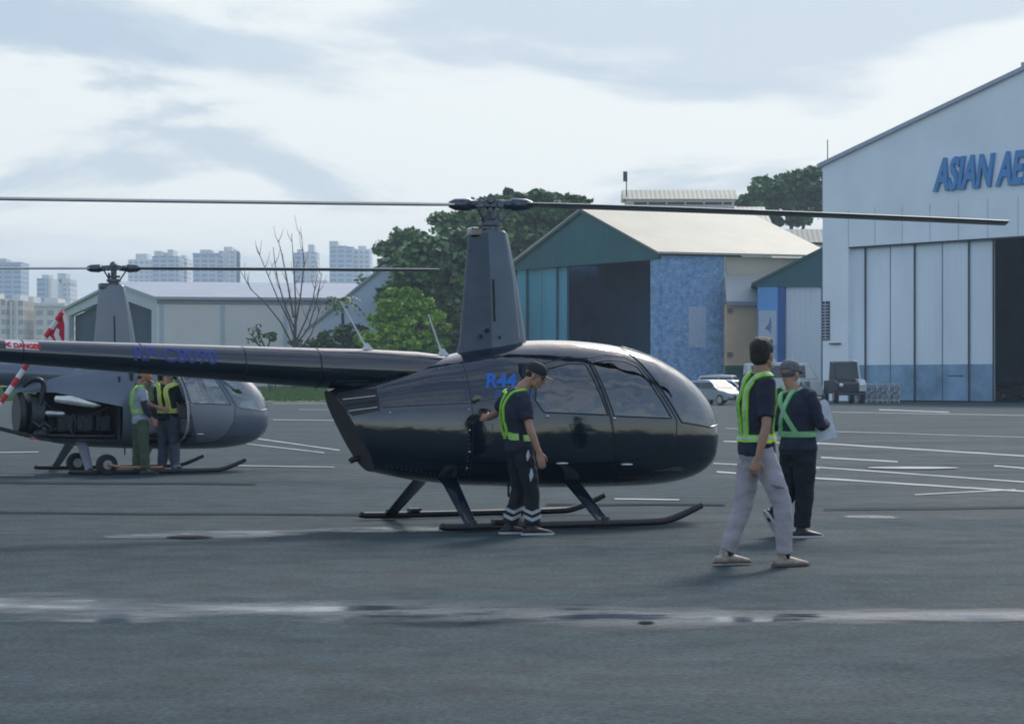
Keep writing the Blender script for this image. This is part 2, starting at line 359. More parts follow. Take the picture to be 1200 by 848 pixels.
    for s, dz in ((1, dn), (-1, up)):
        b = bmesh.new(); tube(b, [(s*.13, 0, z_hub), (s*.20, 0, z_hub), (s*.22, 0, z_hub), (s*.36, 0, z_hub), (s*.42, 0, z_hub)], [.045, .05, .065, .058, .03], 16)
        tube(b, [(s*.20, 0, z_hub+.02), (s*.2, -.14, z_hub+.01)], .018, 8)
        pr = []
        for i in range(15):
            t = i/14; x = s*(.36+(L_-.36)*t); z = z_hub+dz*(t*.75+.25*t*t); pit = R(6)*(-s); c_ = .11 if i == 0 else .127
            cy, sy = math.cos(pit), math.sin(pit); sec = []
            for (u, w) in ((-1, 0), (-.5, .13), (.2, .16), (.75, .12), (1, 0), (.75, -.10), (.2, -.13), (-.5, -.10)):
                yy = u*c_*s; zz = w*c_; sec.append((x, yy*cy-zz*sy, z+yy*sy+zz*cy))
            pr.append(sec)
        b2 = bmesh.new(); rings_loft(b2, pr)
        for bb in (b, b2): bmesh.ops.transform(bb, matrix=rot, verts=bb.verts)
        bl = obj('rotor_blade', b2, bladem, root, True); obj('blade_grip', b, metal, bl, True)
    # landing gear
    leg_m = paint if not open_side else paint2
    for s, nm in ((-1, 'r'), (1, 'l')):
        y = 1.09*s; b = bmesh.new()
        tube(b, [(-.95, y, .075), (-.93, y, .05), (-.2, y, .045), (.6, y, .045), (1.25, y, .048), (1.42, y, .062), (1.58, y, .11), (1.80, y, .20)], [.02]+[.034]*6+[.03], 14, sub=3)
        box(b, (-.75, y-.04, .008), (-.45, y+.04, .02)); box(b, (.6, y-.04, .008), (.9, y+.04, .02))
        sk = obj('skid', b, black, root, True)
        for x0, x1 in ((-.66, -.60), (.74, .70)):
            b = bmesh.new(); tube(b, [(x1, .30*s, .47), (x1, .42*s, .42), (x0, y*.97, .06)], [(.095, .03), (.085, .028), (.062, .026)], 16, side=(1, 0, 0)); obj('strut', b, leg_m, root, True)
            b = bmesh.new(); tube(b, [(x0, y, .045), (x0, y, .11)], [.05, .04], 12); obj('strut_shoe', b, black, sk, True)
        b = bmesh.new(); box(b, (-.45, y-.05, .08), (-.33, y+.05, .11)); obj('wheel_bracket', b, black, sk)
    b = bmesh.new(); tube(b, [(.15, -.1, .39), (.15, -.1, .27)], .012, 8); obj('drain_tube', b, black, root)
    # cabin
    dark = M('cabin_dark', (.03, .035, .045), .7); seatm = M('seat_leather', (.05, .055, .07), .5) if not open_side else M('seat_grey', (.3, .3, .32), .6)
    b = bmesh.new(); box(b, (.18, -.52, .52), (1.9, .52, .56)); obj('cabin_floor', b, dark, root)
    b = bmesh.new(); box(b, (.12, -.52, .56), (.17, .52, 1.60)); obj('cabin_bulkhead', b, dark, root)
    for x in (.22, .95):
        for y in (-.28, .28):
            b = bmesh.new(); box(b, (x, y-.21, .60), (x+.48, y+.21, .84)); st = obj('seat', b, seatm, root, bevel=.04)
            b = bmesh.new(); box(b, (x-.03, y-.20, .84), (x+.09, y+.20, 1.36)); box(b, (x-.02, y-.12, 1.36), (x+.06, y+.12, 1.50)); obj('seat_back', b, seatm, st, bevel=.03)
    b = bmesh.new(); box(b, (1.85, -.14, .56), (2.05, .14, 1.12)); box(b, (1.82, -.30, 1.10), (2.08, .30, 1.22)); obj('instrument_panel', b, dark, root, bevel=.02)
    b = bmesh.new(); tube(b, [(1.55, 0, .56), (1.50, 0, 1.05), (1.45, .3, 1.12)], .015, 8); tube(b, [(1.50, 0, 1.05), (1.45, -.3, 1.10)], .015, 8); obj('cyclic_stick', b, dark, root)
    # writing
    def put_text(txt, size, x, z, s, mat, nm, bold=0, shear=0, boomside=False):
        me = text_mesh(txt, size, 0, shear, bold); bb = bmesh.new(); bb.from_mesh(me); bpy.data.meshes.remove(me)
        
        mx_ = max(v.co.x for v in bb.verts)
        for k in range(1, int(mx_/.02)+1): bmesh.ops.bisect_plane(bb, geom=bb.verts[:]+bb.edges[:]+bb.faces[:], plane_co=(k*.02, 0, 0), plane_no=(1, 0, 0))
        for k in range(-3, 16): bmesh.ops.bisect_plane(bb, geom=bb.verts[:]+bb.edges[:]+bb.faces[:], plane_co=(0, k*.012, 0), plane_no=(0, 1, 0))
        for v in bb.verts:
            px_, pz_ = x+v.co.x, z+v.co.y
            if boomside:
                zc = 1.553+(px_+1.85)*-.0497; r = np.interp(px_, [-6.05, -4.85, -1.85], [.085, .107, .192])+.004
                zc_ = pz_+(px_-x)*-.0497; dz = max(-.98*r, min(.98*r, zc_-zc)); v.co = (px_, -math.sqrt(r*r-dz*dz), zc+dz)
            else: v.co = surf(px_, pz_, s, .005)[0]
        return obj(nm, bb, mat, boom if boomside else body)
    if text:
        blue = M('letter_blue', (.03, .1, .5), .4)
        put_text('R44', .19, -.27, 1.365, 'right', M('logo_blue', (.015, .14, .55), .35), 'logo', .006, .3)
        put_text('Raven II', .12, -.20, 1.255, 'right', M('logo_teal', (.015, .12, .35), .35), 'logo_line', .002, .3)
        put_text('RP-C8090', .195, -3.69, 1.625, 'right', M('letter_violet', (.04, .065, .28), .4), 'registration', .004, 0, True)
        bb = bmesh.new(); r = .1135
        for i in range(12):
            x0 = -4.86+.30*i/12; x1 = -4.86+.30*(i+1)/12
            for k in range(4):
                q = []
                for (xx, kk) in ((x0, k), (x1, k), (x1, k+1), (x0, k+1)):
                    zc = 1.553+(xx+1.85)*-.0497; rr = np.interp(xx, [-6.05, -4.85, -1.85], [.085, .107, .192])+.0025; dz = .022+.075*kk/4*1.0; dz = min(dz, rr*.97)
                    q.append(bb.verts.new((xx, -math.sqrt(rr*rr-dz*dz), zc+dz)))
                bb.faces.new(q)
        lab = obj('danger_label', bb, M('label_white', (.75, .75, .75), .5), boom)
        put_text('DANGER', .062, -4.79, 1.733, 'right', M('label_red', (.65, .02, .03), .5), 'danger_text', .004, 0, True)
        bb = bmesh.new()
        for q in ((-4.88, 1.765), ): pass
        put_text('<', .085, -4.865, 1.732, 'right', MATS['label_red'], 'danger_arrow', .006, 0, True)
    if open_side:
        groups[('eb', 'left')] = [f_ for f_ in groups[('eb', 'left')] if f_.calc_center_median().x > -1.15]; extract([('eb', 'left')], 'cowling', paint, root)
        em = M('engine_metal', (.035, .04, .05), .5, .5, .4, 30); al = M('engine_alloy', (.45, .46, .47), .35, .8, .3, 20)
        b = bmesh.new(); box(b, (-.06, -.5, .50), (-.03, .5, 1.5)); obj('firewall', b, dark, root)
        b = bmesh.new(); box(b, (-1.1, -.20, .62), (-.25, .20, .92)); eng = obj('engine', b, em, root, bevel=.03)
        for i in range(3):
            x = -1.0+.3*i; b = bmesh.new()
            for k in range(6): box(b, (x+.02, -.40+.03*k, .66), (x+.24, -.385+.03*k, .88))
            obj('cylinder_head', b, em, eng)
        b = bmesh.new(); tube(b, [(-1.25, -.33, .60), (-.7, -.42, .575), (-.1, -.42, .57)], .028, 10); tube(b, [(-1.25, -.33, 1.22), (-1.25, -.33, .60)], .018, 8); tube(b, [(-1.2, -.35, .62), (-.2, -.42, 1.02)], .016, 8); tube(b, [(-1.2, -.3, 1.15), (-.75, -.42, .60)], .016, 8)
        for k in range(7): tube(b, [(-1.0+.13*k, -.37, .93), (-.97+.13*k, -.42, .80), (-.99+.13*k, -.41, .66)], .014, 6)
        obj('frame_tube', b, black, root, True)
        b = bmesh.new(); tube(b, [(-1.02, -.43, 1.15), (-.8, -.44, 1.13), (-.45, -.46, 1.06), (-.35, -.46, 1.05)], [(.05,.03), (.07,.03), (.05,.03), (.02,.02)], 12, round_ends=True); obj('muffler_shroud', b, M('shroud_silver', (.75, .74, .7), .3, .6, .2, 12), root, True)
        b = bmesh.new(); tube(b, [(-1.56, -.10, .92), (-1.50, -.10, .92), (-1.48, -.10, .92), (-1.40, -.10, .92)], [.30, .34, .34, .20], 32); tube(b, [(-1.40, -.10, .90), (-1.20, -.10, .88), (-1.12, -.10, .86)], [.34, .33, .12], 32)
        fan = obj('cooling_fan', b, em, root, True)
        b = bmesh.new(); tube(b, [(-1.5, -.3, 1.35), (-1.35, -.37, 1.45), (-1.2, -.38, 1.38), (-1.25, -.36, 1.05), (-1.3, -.34, .7)], .04, 10, sub=4); obj('cowling_frame', b, black, root, True)
        b = bmesh.new(); tube(b, [(-1.15, -.40, .93), (-.92, -.42, .92)], .045, 12, round_ends=True); obj('starter_canister', b, al, root, True)
        b = bmesh.new(); tube(b, [(-1.38, -.40, .80), (-1.28, -.40, .72), (-1.2, -.4, .78), (-1.1, -.4, .7)], .04, 8); ellipsoid(b, (-1.25, -.38, .62), (.12, .06, .07)); obj('oil_cooler', b, em, root, True)
        prism_p = [(-1.98, -.35, .72), (-1.12, -.42, .50), (-1.10, -.42, .535), (-1.96, -.35, .765)]
        b = bmesh.new(); prism(b, prism_p, (0, .55, 0)); obj('hanging_cowl', b, black, root, bevel=.008)
        b = bmesh.new(); box(b, (-1.40, -.40, .535), (-1.18, -.30, .58)); obj('red_rag', b, M('rag_red', (.55, .12, .08), .8), root, bevel=.01)
    bm.free(); return root
# ------------------------------------------------------------------ people
SKIN = (.36, .20, .14)
def V(*a): return Vector(a)
def hand_shape(bm, wrist, d, pn, thumb, L_=.175, curl=25, s=1.0):
    """palm, four unequal fingers and a thumb; d along the hand, pn palm normal, thumb side vector"""
    d = Vector(d).normalized(); pn = Vector(pn); pn = (pn-d*pn.dot(d)).normalized(); th = Vector(thumb); th = (th-d*th.dot(d)-pn*th.dot(pn)).normalized()
    w = Vector(wrist); k = L_/.18
    tube(bm, [w-d*.03, w+d*.02*k, w+d*.055*k, w+d*.09*k], [(.028, .021), (.034, .018), (.042, .017), (.040, .014)], 14, side=th, round_ends=True)
    for i, (o, ln) in enumerate(((.030, .070), (.010, .080), (-.010, .074), (-.029, .058))):
        p = w+d*.085*k+th*o; a = 0; dirv = d; pts = [w+d*.05*k+th*o*.8, p]
        for j, f in enumerate((.45, .32, .23)):
            a += R(curl*(.6+.5*j)); dirv = d*math.cos(a)+pn*math.sin(a)+th*o*1.2; p = p+dirv.normalized()*ln*f*k; pts.append(p)
        tube(bm, pts, [.010, .0098, .0092, .0085, .0072], 10, round_ends=True)
    p0 = w+d*.025*k+th*.028; p1 = p0+(d*.6+th*.7+pn*.3).normalized()*.035; p2 = p1+(d*.9+th*.3+pn*.4).normalized()*.032; p3 = p2+(d+pn*.5).normalized()*.024
    tube(bm, [w+d*.01, p0, p1, p2, p3], [.014, .014, .012, .0105, .008], 10, round_ends=True)
def frame_of(face, pitch=0, roll=0):
    f = V(math.cos(face)*math.cos(pitch), math.sin(face)*math.cos(pitch), -math.sin(pitch)); l = V(-math.sin(face), math.cos(face), 0); u = f.cross(l); 
    return f, l, u
def head_shape(bm, c, fr, s=1.0, neck=None):
    f, l, u = fr; A = Matrix((f, l, u)).transposed(); c = Vector(c)
    Q = lambda x, y, z: c+(f*x+l*y+u*z)*s
    ellipsoid(bm, Q(-.012, 0, .03), (.094*s, .074*s, .088*s), A, 24)             # cranium
    ellipsoid(bm, Q(.022, 0, -.028), (.066*s, .060*s, .080*s), A, 20)            # face
    ellipsoid(bm, Q(.045, 0, -.082), (.034*s, .034*s, .026*s), A, 14)            # chin
    ellipsoid(bm, Q(.070, 0, .022), (.020*s, .050*s, .013*s), A, 14)             # brow
    for sd in (-1, 1):
        ellipsoid(bm, Q(.060, sd*.033, -.018), (.022*s, .022*s, .018*s), A, 12)  # cheek
        ellipsoid(bm, Q(-.005, sd*.077, -.008), (.018*s, .009*s, .030*s), A, 12) # ear
        tube(bm, [Q(-.02, sd*.055, -.045), Q(.02, sd*.050, -.078), Q(.05, sd*.02, -.092)], .018*s, 10, round_ends=True)
    tube(bm, [Q(.080, 0, .012), Q(.092, 0, -.006), Q(.107, 0, -.026), Q(.088, 0, -.036)], [.010*s, .011*s, .014*s, .010*s], 10, round_ends=True)
    tube(bm, [Q(.082, -.020, -.055), Q(.090, 0, -.054), Q(.082, .020, -.055)], .008*s, 8, round_ends=True)
    tube(bm, [Q(.081, -.018, -.066), Q(.087, 0, -.067), Q(.081, .018, -.066)], .008*s, 8, round_ends=True)
    if neck is not None: tube(bm, [Vector(neck), Vector(neck).lerp(Q(-.025, 0, -.06), .6), Q(-.02, 0, -.03)], [.064*s, .056*s, .055*s], 18, round_ends=True)
    return Q
def torso_pts(J, scale=1.0, inflate=0, low=None):
    """rings from hips to neck: (centre, (half width, half depth))"""
    hp, ws, ch, sh, nk = (Vector(J[k]) for k in ('hips', 'waist', 'chest', 'shoulders', 'neck'))
    w = J.get('build', 1.0)
    return [(hp-V(0, 0, .05), (.150*w, .115*w)), (hp, (.165*w, .125*w)), (hp.lerp(ws, .5), (.155*w, .115*w)), (ws, (.145*w, .105*w)), (ws.lerp(ch, .5), (.158*w, .115*w)), (ch, (.172*w, .122*w)), (ch.lerp(sh, .6), (.178*w, .112*w)), (sh, (.165*w, .085*w)), (sh.lerp(nk, .45), (.09, .07)), (nk, (.06, .06))]
def person(name, loc, J, label, face, group=None, voxel=.008, look=None, pitch=0, colors={}, shoes='shoe', hair='hair', hands=True):
    root = empty(name, loc, 0, label, 'person', group)
    f, l, u = frame_of(face); skin = M('skin_warm', SKIN, .55, 0, .12, 14)
    hf = frame_of(look if look is not None else face, pitch)
    # --- the body, one continuous surface
    bm = bmesh.new(); tp = torso_pts(J)
    tube(bm, [p for p, _ in tp], [(a*.93, b*.93) for _, (a, b) in tp], 24, side=l, round_ends=True, sub=2)
    hd = Vector(J['head']); Q = head_shape(bm, hd, hf, J.get('hs', 1.0), J['neck'])
    for s in ('r', 'l'):
        sg = -1 if s == 'r' else 1
        sh, el, wr = (Vector(J[k+s]) for k in ('sh_', 'el_', 'wr_'))
        tube(bm, [sh-(el-sh).normalized()*.0, sh.lerp(el, .4), el, el.lerp(wr, .35), wr], [.050, .044, .036, .036, .024], 16, round_ends=True, sub=2)
        if hands:
            hv = J.get('hand_'+s) or ((wr-el).normalized(), -l*sg, f)
            hand_shape(bm, wr, hv[0], hv[1], hv[2], curl=J.get('curl', 28))
        else: ellipsoid(bm, wr+(wr-el).normalized()*.07, (.035, .03, .07))
        hi, kn, an = (Vector(J[k+s]) for k in ('hi_', 'kn_', 'an_'))
        tube(bm, [hi, hi.lerp(kn, .4), kn, kn.lerp(an, .35), an], [.080, .072, .052, .053, .036], 18, round_ends=True, sub=2)
        fd = Vector(J.get('foot_'+s, f)).normalized(); tube(bm, [an-fd*.03-V(0, 0, .03), an+fd*.05-V(0, 0, .04), an+fd*.14-V(0, 0, .05)], [(.03, .03), (.04, .028), (.035, .015)], 12, side=fd.cross(V(0, 0, 1)), round_ends=True)
    body = link_mesh(remesh(bm, voxel if hands else .012, 1), 'body', root, skin)
    # --- trousers
    bm = bmesh.new(); hp = Vector(J['hips']); ws = Vector(J['waist']); w = J.get('build', 1.0); lw = J.get('legw', 1.0)
    tube(bm, [hp-V(0, 0, .10), hp-V(0, 0, .04), hp+V(0, 0, .03), hp.lerp(ws, .5)], [(.13*w, .10*w), (.170*w, .133*w), (.168*w, .13*w), (.155*w, .118*w)], 28, side=l, round_ends=True, sub=2)
    for s in ('r', 'l'):
        hi, kn, an = (Vector(J[k+s]) for k in ('hi_', 'kn_', 'an_'))
        pts = [hi+V(0, 0, .05), hi, hi.lerp(kn, .5), kn, kn.lerp(an, .45), an+(kn-an).normalized()*.01]
        tube(bm, pts, [.092*lw, .098*lw, .092*lw, .076*lw, .073*lw, .066*lw*J.get('cuff', 1.0)], 20, round_ends=False, sub=2)
    trousers = link_mesh(remesh(bm, .010, 2, (.009, (9, 9, 12))), 'trousers', root, M(*colors['trousers']))
    # --- shirt or jacket
    bm = bmesh.new(); hem = J.get('hem', .06); tp = tp[1:-1]
    pts = [tp[0][0]-V(0, 0, hem)]+[p for p, _ in tp]; rr = [(tp[0][1][0]*1.05, tp[0][1][1]*1.08)]+[(a*1.07+.004, b*1.09+.004) for _, (a, b) in tp]
    tube(bm, pts, rr, 28, side=l, sub=3)
    sl = J.get('sleeve', .75)
    for s in ('r', 'l'):
        sh, el, wr = (Vector(J[k+s]) for k in ('sh_', 'el_', 'wr_'))
        inn = sh.lerp(Vector(J['shoulders']), .45)+V(0, 0, .015)
        if sl <= 1: pts = [inn, sh, sh.lerp(el, .45), sh.lerp(el, sl)]; rr = [.068, .072, .066, .064]
        else: pts = [inn, sh, sh.lerp(el, .5), el, el.lerp(wr, .5), el.lerp(wr, .94)]; rr = [.068, .072, .062, .055, .048, .038]
        tube(bm, pts, rr, 18, sub=2)
    shirt_me = remesh(bm, .010, 3, (.011, (8, 8, 10)))
    shirt = link_mesh(shirt_me, 'shirt' if sl <= 1 else 'jacket', root, M(*colors['shirt']))
    # --- shoes
    for s in ('r', 'l'):
        an = Vector(J['an_'+s]); fd = Vector(J.get('foot_'+s, f)).normalized(); sd = fd.cross(V(0, 0, 1)).normalized(); up = sd.cross(fd).normalized()
        if up.z < 0: up = -up
        b_ = an-up*.082
        bm = bmesh.new()
        tube(bm, [b_-fd*.075+up*.03, b_-fd*.04+up*.034, b_+fd*.04+up*.034, b_+fd*.12+up*.026, b_+fd*.185+up*.018], [(.032, .028), (.040, .034), (.044, .036), (.050, .026), (.034, .016)], 16, side=sd, round_ends=True)
        tube(bm, [b_+up*.035-fd*.01, b_+up*.09-fd*.012], [.046, .044], 14, round_ends=True)
        sh_ = link_mesh(remesh(bm, .007, 2), 'shoe', root, M(*colors['shoe']))
        bm = bmesh.new(); rg = []
        for up_, k in ((-.002, 1), (.016, 1.02)):
            rg.append([b_+up*up_+fd*x*k+sd*y*k for x, y in ((-.105, -.02), (-.115, 0), (-.105, .02), (-.06, .042), (.03, .043), (.11, .052), (.17, .045), (.205, .02), (.212, 0), (.205, -.02), (.17, -.045), (.11, -.052), (.03, -.043), (-.06, -.042))])
        rings_loft(bm, rg); obj('sole', bm, M(*colors['sole']), sh_, True)
        if 'sock' in colors:
            bm = bmesh.new(); kn = Vector(J['kn_'+s]); tube(bm, [an-up*.02, an.lerp(kn, .16)], [.044, .047], 16, round_ends=True); obj('sock', bm, M(*colors['sock']), root, True)
    # --- head
    S = J.get('hs', 1.0); hfv, hl, hu = hf; A = Matrix((hfv, hl, hu)).transposed()
    for sd in (-1, 1):
        bm = bmesh.new(); ellipsoid(bm, Q(.078, sd*.030, -.001), (.012, .016, .010), A, 12); obj('eye', bm, M('eye_dark', (.04, .03, .03), .2), root, True)
    if hair in ('hair', 'short'):
        bm = bmesh.new(); T = 1 if hair == 'hair' else .6
        ellipsoid(bm, Q(-.022, 0, .052), ((.092+.010*T)*S, (.076+.008*T)*S, (.078+.014*T)*S), A, 24)
        ellipsoid(bm, Q(-.050, 0, -.005), (.062*S, (.070+.005*T)*S, .075*S), A, 20); ellipsoid(bm, Q(-.038, 0, .022), (.078*S, (.078+.004*T)*S, .075*S), A, 20)
        if T == 1: ellipsoid(bm, Q(.035, 0, .105), (.05*S, .06*S, .03*S), A, 16)
        me = remesh(bm, .005, 1, (.0045, (30, 30, 14))); link_mesh(me, 'hair', root, M(*colors['hair']))
    if hair in ('cap', 'cap_back', 'short_cap'):
        bm = bmesh.new(); ellipsoid(bm, Q(-.040, 0, .005), (.060*S, .072*S, .050*S), A, 20); link_mesh(remesh(bm, .006, 1, (.006, (40, 40, 30))), 'hair', root, M(*colors['hair']))
        bm = bmesh.new(); rg = []
        for z, k in ((.028, 1.0), (.06, 1.03), (.085, .96), (.108, .80), (.126, .52), (.133, .15)):
            rg.append([Q(-.012+.104*k*math.cos(2*math.pi*i/28), .086*k*math.sin(2*math.pi*i/28), z) for i in range(28)])
        rings_loft(bm, rg); cap = obj('cap', bm, M(*colors['cap']), root, True)
        sgn = -1 if hair == 'cap_back' else 1
        bm = bmesh.new(); top = []; 
        for dz in (0, -.006):
            r = []
            for i in range(13):
                a = R(-62+124*i/12); r.append(Q(-.012+sgn*(.098+.098*max(0, math.cos(a*1.35)))*math.cos(a), .086*math.sin(a)*1.05, .046-.014*math.cos(a)+dz))
            for i in range(12, -1, -1):
                a = R(-62+124*i/12); r.append(Q(-.012+sgn*.09*math.cos(a), .08*math.sin(a), .036+dz))
            top.append(r)
        if hair != 'short_cap': rings_loft(bm, top); obj('cap_brim', bm, M(*colors['cap']), cap, True)
        else: bm.free()
    if 'mask' in colors:
        bm = bmesh.new(); ellipsoid(bm, Q(.060, 0, -.052), (.055*S, .062*S, .052*S), A, 20); tube(bm, [Q(.03, -.07, -.04), Q(0, -.085, -.005), Q(.0, -.087, .012)], .004, 6); tube(bm, [Q(.03, .07, -.04), Q(0, .085, -.005), Q(.0, .087, .012)], .004, 6)
        obj('face_mask', bm, M(*colors['mask']), root, True)
    tree = BVHTree.FromPolygons([v.co[:] for v in shirt_me.vertices], [tuple(p.vertices) for p in shirt_me.polygons])
    ax0, ax1 = Vector(J['hips']), Vector(J['shoulders'])
    def band(pts, w, mat, nm='vest_strap', n=5, off=.016):
        """pts: (angle deg round the torso from straight ahead, to the left; height; outward dir optional) -> ribbon lying on the shirt"""
        q = [Vector(a[:2]) for a in [tuple(x) for x in crom(pts, n)]]; P3 = []
        for a, z in q:
            t = (z-ax0.z)/(ax1.z-ax0.z); c = ax0.lerp(ax1, min(t, .93)); c = Vector((c.x, c.y, min(z, c.z+.5)))
            d = f*math.cos(R(a))+l*math.sin(R(a)); 
            if z > ax1.z-.08: c = ax0.lerp(ax1, .86)
            tgt = Vector((c.x, c.y, z)); o_ = tgt+d*.45
            h = tree.ray_cast(o_, -d, .45)
            if h[0] is None:
                o_ = tgt+d*.07+V(0, 0, .4); h = tree.ray_cast(o_, V(0, 0, -1), .6)
            if h[0] is None: continue
            P3.append((h[0]+h[1]*off, h[1]))
        if len(P3) < 2: return
        bm = bmesh.new(); vv = []
        for i, (p, n_) in enumerate(P3):
            t = (P3[min(i+1, len(P3)-1)][0]-P3[max(i-1, 0)][0]).normalized(); s_ = t.cross(n_).normalized()
            vv.append([bm.verts.new(x) for x in (p-s_*w/2, p+s_*w/2, p+s_*w/2-n_*.016, p-s_*w/2-n_*.016)])
        for a, b in zip(vv, vv[1:]):
            for i in range(4): bm.faces.new([a[i], a[(i+1) % 4], b[(i+1) % 4], b[i]])
        bm.faces.new(vv[0][::-1]); bm.faces.new(vv[-1])
        st_ = obj(nm, bm, mat, root, False)
        if w > .038 and nm != 'vest_patch':
            bm = bmesh.new(); vv = []
            for i, (p, n_) in enumerate(P3):
                t = (P3[min(i+1, len(P3)-1)][0]-P3[max(i-1, 0)][0]).normalized(); s_ = t.cross(n_).normalized(); vv.append([bm.verts.new(p+s_*k*w*.14+n_*.0025) for k in (-1, 1)])
            for a, b in zip(vv, vv[1:]): bm.faces.new([a[0], a[1], b[1], b[0]])
            obj('reflective_stripe', bm, REFL, st_)
        return st_
    return root, band, Q, (f, l, u)
# ================================================================== SCENE
sc = bpy.context.scene
SUN_EL, SUN_AZ = R(38), R(20)     # azimuth measured from +Y (behind the scene) towards +X
# world
wd = bpy.data.worlds.new('World'); sc.world = wd; wd.use_nodes = True; nt = wd.node_tree; N = nt.nodes; L = nt.links
bg = N['Background']; bg.inputs[1].default_value = .145
sky = N.new('ShaderNodeTexSky'); sky.sky_type = 'NISHITA'; sky.sun_disc = False; sky.sun_elevation = SUN_EL; sky.sun_rotation = SUN_AZ; sky.air_density = 1.2; sky.dust_density = 1.5
tc = N.new('ShaderNodeTexCoord'); sep = N.new('ShaderNodeSeparateXYZ'); L.new(tc.outputs['Generated'], sep.inputs[0])
# clouds live on a flat layer: project the direction to a plane
mz = N.new('ShaderNodeMath'); mz.operation = 'MAXIMUM'; mz.inputs[1].default_value = 0; L.new(sep.outputs[2], mz.inputs[0])
ad = N.new('ShaderNodeMath'); ad.operation = 'ADD'; ad.inputs[1].default_value = .09; L.new(mz.outputs[0], ad.inputs[0])
dv = N.new('ShaderNodeVectorMath'); dv.operation = 'DIVIDE'; cb = N.new('ShaderNodeCombineXYZ')
for i in range(3): L.new(ad.outputs[0], cb.inputs[i])
L.new(tc.outputs['Generated'], dv.inputs[0]); L.new(cb.outputs[0], dv.inputs[1])
def wnoise(scale, detail, rough, loc, sc3=(1, 1, 0)):
    mp = N.new('ShaderNodeMapping'); mp.inputs['Location'].default_value = loc; mp.inputs['Scale'].default_value = sc3; L.new(dv.outputs[0], mp.inputs[0])
    n_ = N.new('ShaderNodeTexNoise'); n_.inputs['Scale'].default_value = scale; n_.inputs['Detail'].default_value = detail; n_.inputs['Roughness'].default_value = rough; n_.inputs['Distortion'].default_value = .25
    L.new(mp.outputs[0], n_.inputs[0]); return n_
def maprange(src, a, b, c=0, d=1, smooth=True):
    m = N.new('ShaderNodeMapRange'); m.inputs[1].default_value = a; m.inputs[2].default_value = b; m.inputs[3].default_value = c; m.inputs[4].default_value = d
    if smooth: m.interpolation_type = 'SMOOTHSTEP'
    L.new(src, m.inputs[0]); return m
def wmix(fac, a, b):
    m = N.new('ShaderNodeMix'); m.data_type = 'RGBA'
    for i, s in ((0, fac), (6, a), (7, b)):
        if hasattr(s, 'links'): L.new(s, m.inputs[i])
        else: m.inputs[i].default_value = s
    return m.outputs[2]
def dnoise(scale, detail, rough, loc, sc3):
    mp = N.new('ShaderNodeMapping'); mp.inputs['Location'].default_value = loc; mp.inputs['Scale'].default_value = sc3; L.new(tc.outputs['Generated'], mp.inputs[0])
    n_ = N.new('ShaderNodeTexNoise'); n_.inputs['Scale'].default_value = scale; n_.inputs['Detail'].default_value = detail; n_.inputs['Roughness'].default_value = rough; n_.inputs['Distortion'].default_value = .4
    L.new(mp.outputs[0], n_.inputs[0]); return n_
CL = dnoise(5.5, 9, .56, (3.2, 1.1, .4), (1, 1, 3.6)); C2 = dnoise(3.2, 7, .52, (7.7, 4.3, 1.3), (1, 1, 4.5))
bright = (3.85, 4.02, 4.02, 1); grey = (2.45, 2.85, 3.25, 1); hor = (2.5, 2.85, 3.05, 1)
cloud = wmix(maprange(CL.outputs[0], .47, .57).outputs[0], bright, grey)
cloud = wmix(maprange(C2.outputs[0], .52, .62, 0, .7).outputs[0], cloud, (1.95, 2.45, 3.05, 1))
cloud = wmix(maprange(sep.outputs[2], 0, .085, 1, 0).outputs[0], cloud, hor)
# overcast in front of the camera, clearer and bluer behind it
opn = maprange(sep.outputs[1], -.3, .6, 0, 1); low_ = maprange(sep.outputs[2], .16, .5, 1, 0)
pm = N.new('ShaderNodeMath'); pm.operation = 'MULTIPLY'; L.new(opn.outputs[0], pm.inputs[0]); L.new(low_.outputs[0], pm.inputs[1])
thin = maprange(CL.outputs[0], .46, .54, .5, .03); mxm = N.new('ShaderNodeMath'); mxm.operation = 'MAXIMUM'
pm2 = N.new('ShaderNodeMath'); pm2.operation = 'MULTIPLY'; pm2.inputs[1].default_value = .94; L.new(pm.outputs[0], pm2.inputs[0]); L.new(pm2.outputs[0], mxm.inputs[0]); L.new(thin.outputs[0], mxm.inputs[1])
col = wmix(mxm.outputs[0], sky.outputs[0], cloud); L.new(col, bg.inputs[0])
# sun
sd = bpy.data.lights.new('sun', 'SUN'); sd.energy = 1.5; sd.angle = R(11); sd.color = (1, .96, .90); so = bpy.data.objects.new('sun', sd); C.objects.link(so)
dirv = Vector((math.sin(SUN_AZ)*math.cos(SUN_EL), math.cos(SUN_AZ)*math.cos(SUN_EL), math.sin(SUN_EL))); so.rotation_euler = dirv.to_track_quat('Z', 'Y').to_euler(); so.location = (0, 0, 60)
# camera
cd = bpy.data.cameras.new('camera'); cam = bpy.data.objects.new('camera', cd); C.objects.link(cam); sc.camera = cam
cam.location = (0, 0, H); cam.rotation_euler = (R(90), 0, 0); cd.lens = 36*F/1200; cd.shift_y = 22/1200; cd.clip_end = 9000; cd.clip_start = .1
sc.view_settings.view_transform = 'Standard'; sc.view_settings.look = 'None'; sc.view_settings.exposure = .62; sc.view_settings.gamma = 1
sc.render.engine = 'CYCLES'; sc.cycles.use_denoising = True; sc.cycles.max_bounces = 8; sc.cycles.transparent_max_bounces = 16; sc.cycles.volume_bounces = 1
sc.cycles.volume_step_rate = 5; sc.cycles.filter_width = 1.9; sc.cycles.sample_clamp_indirect = 4
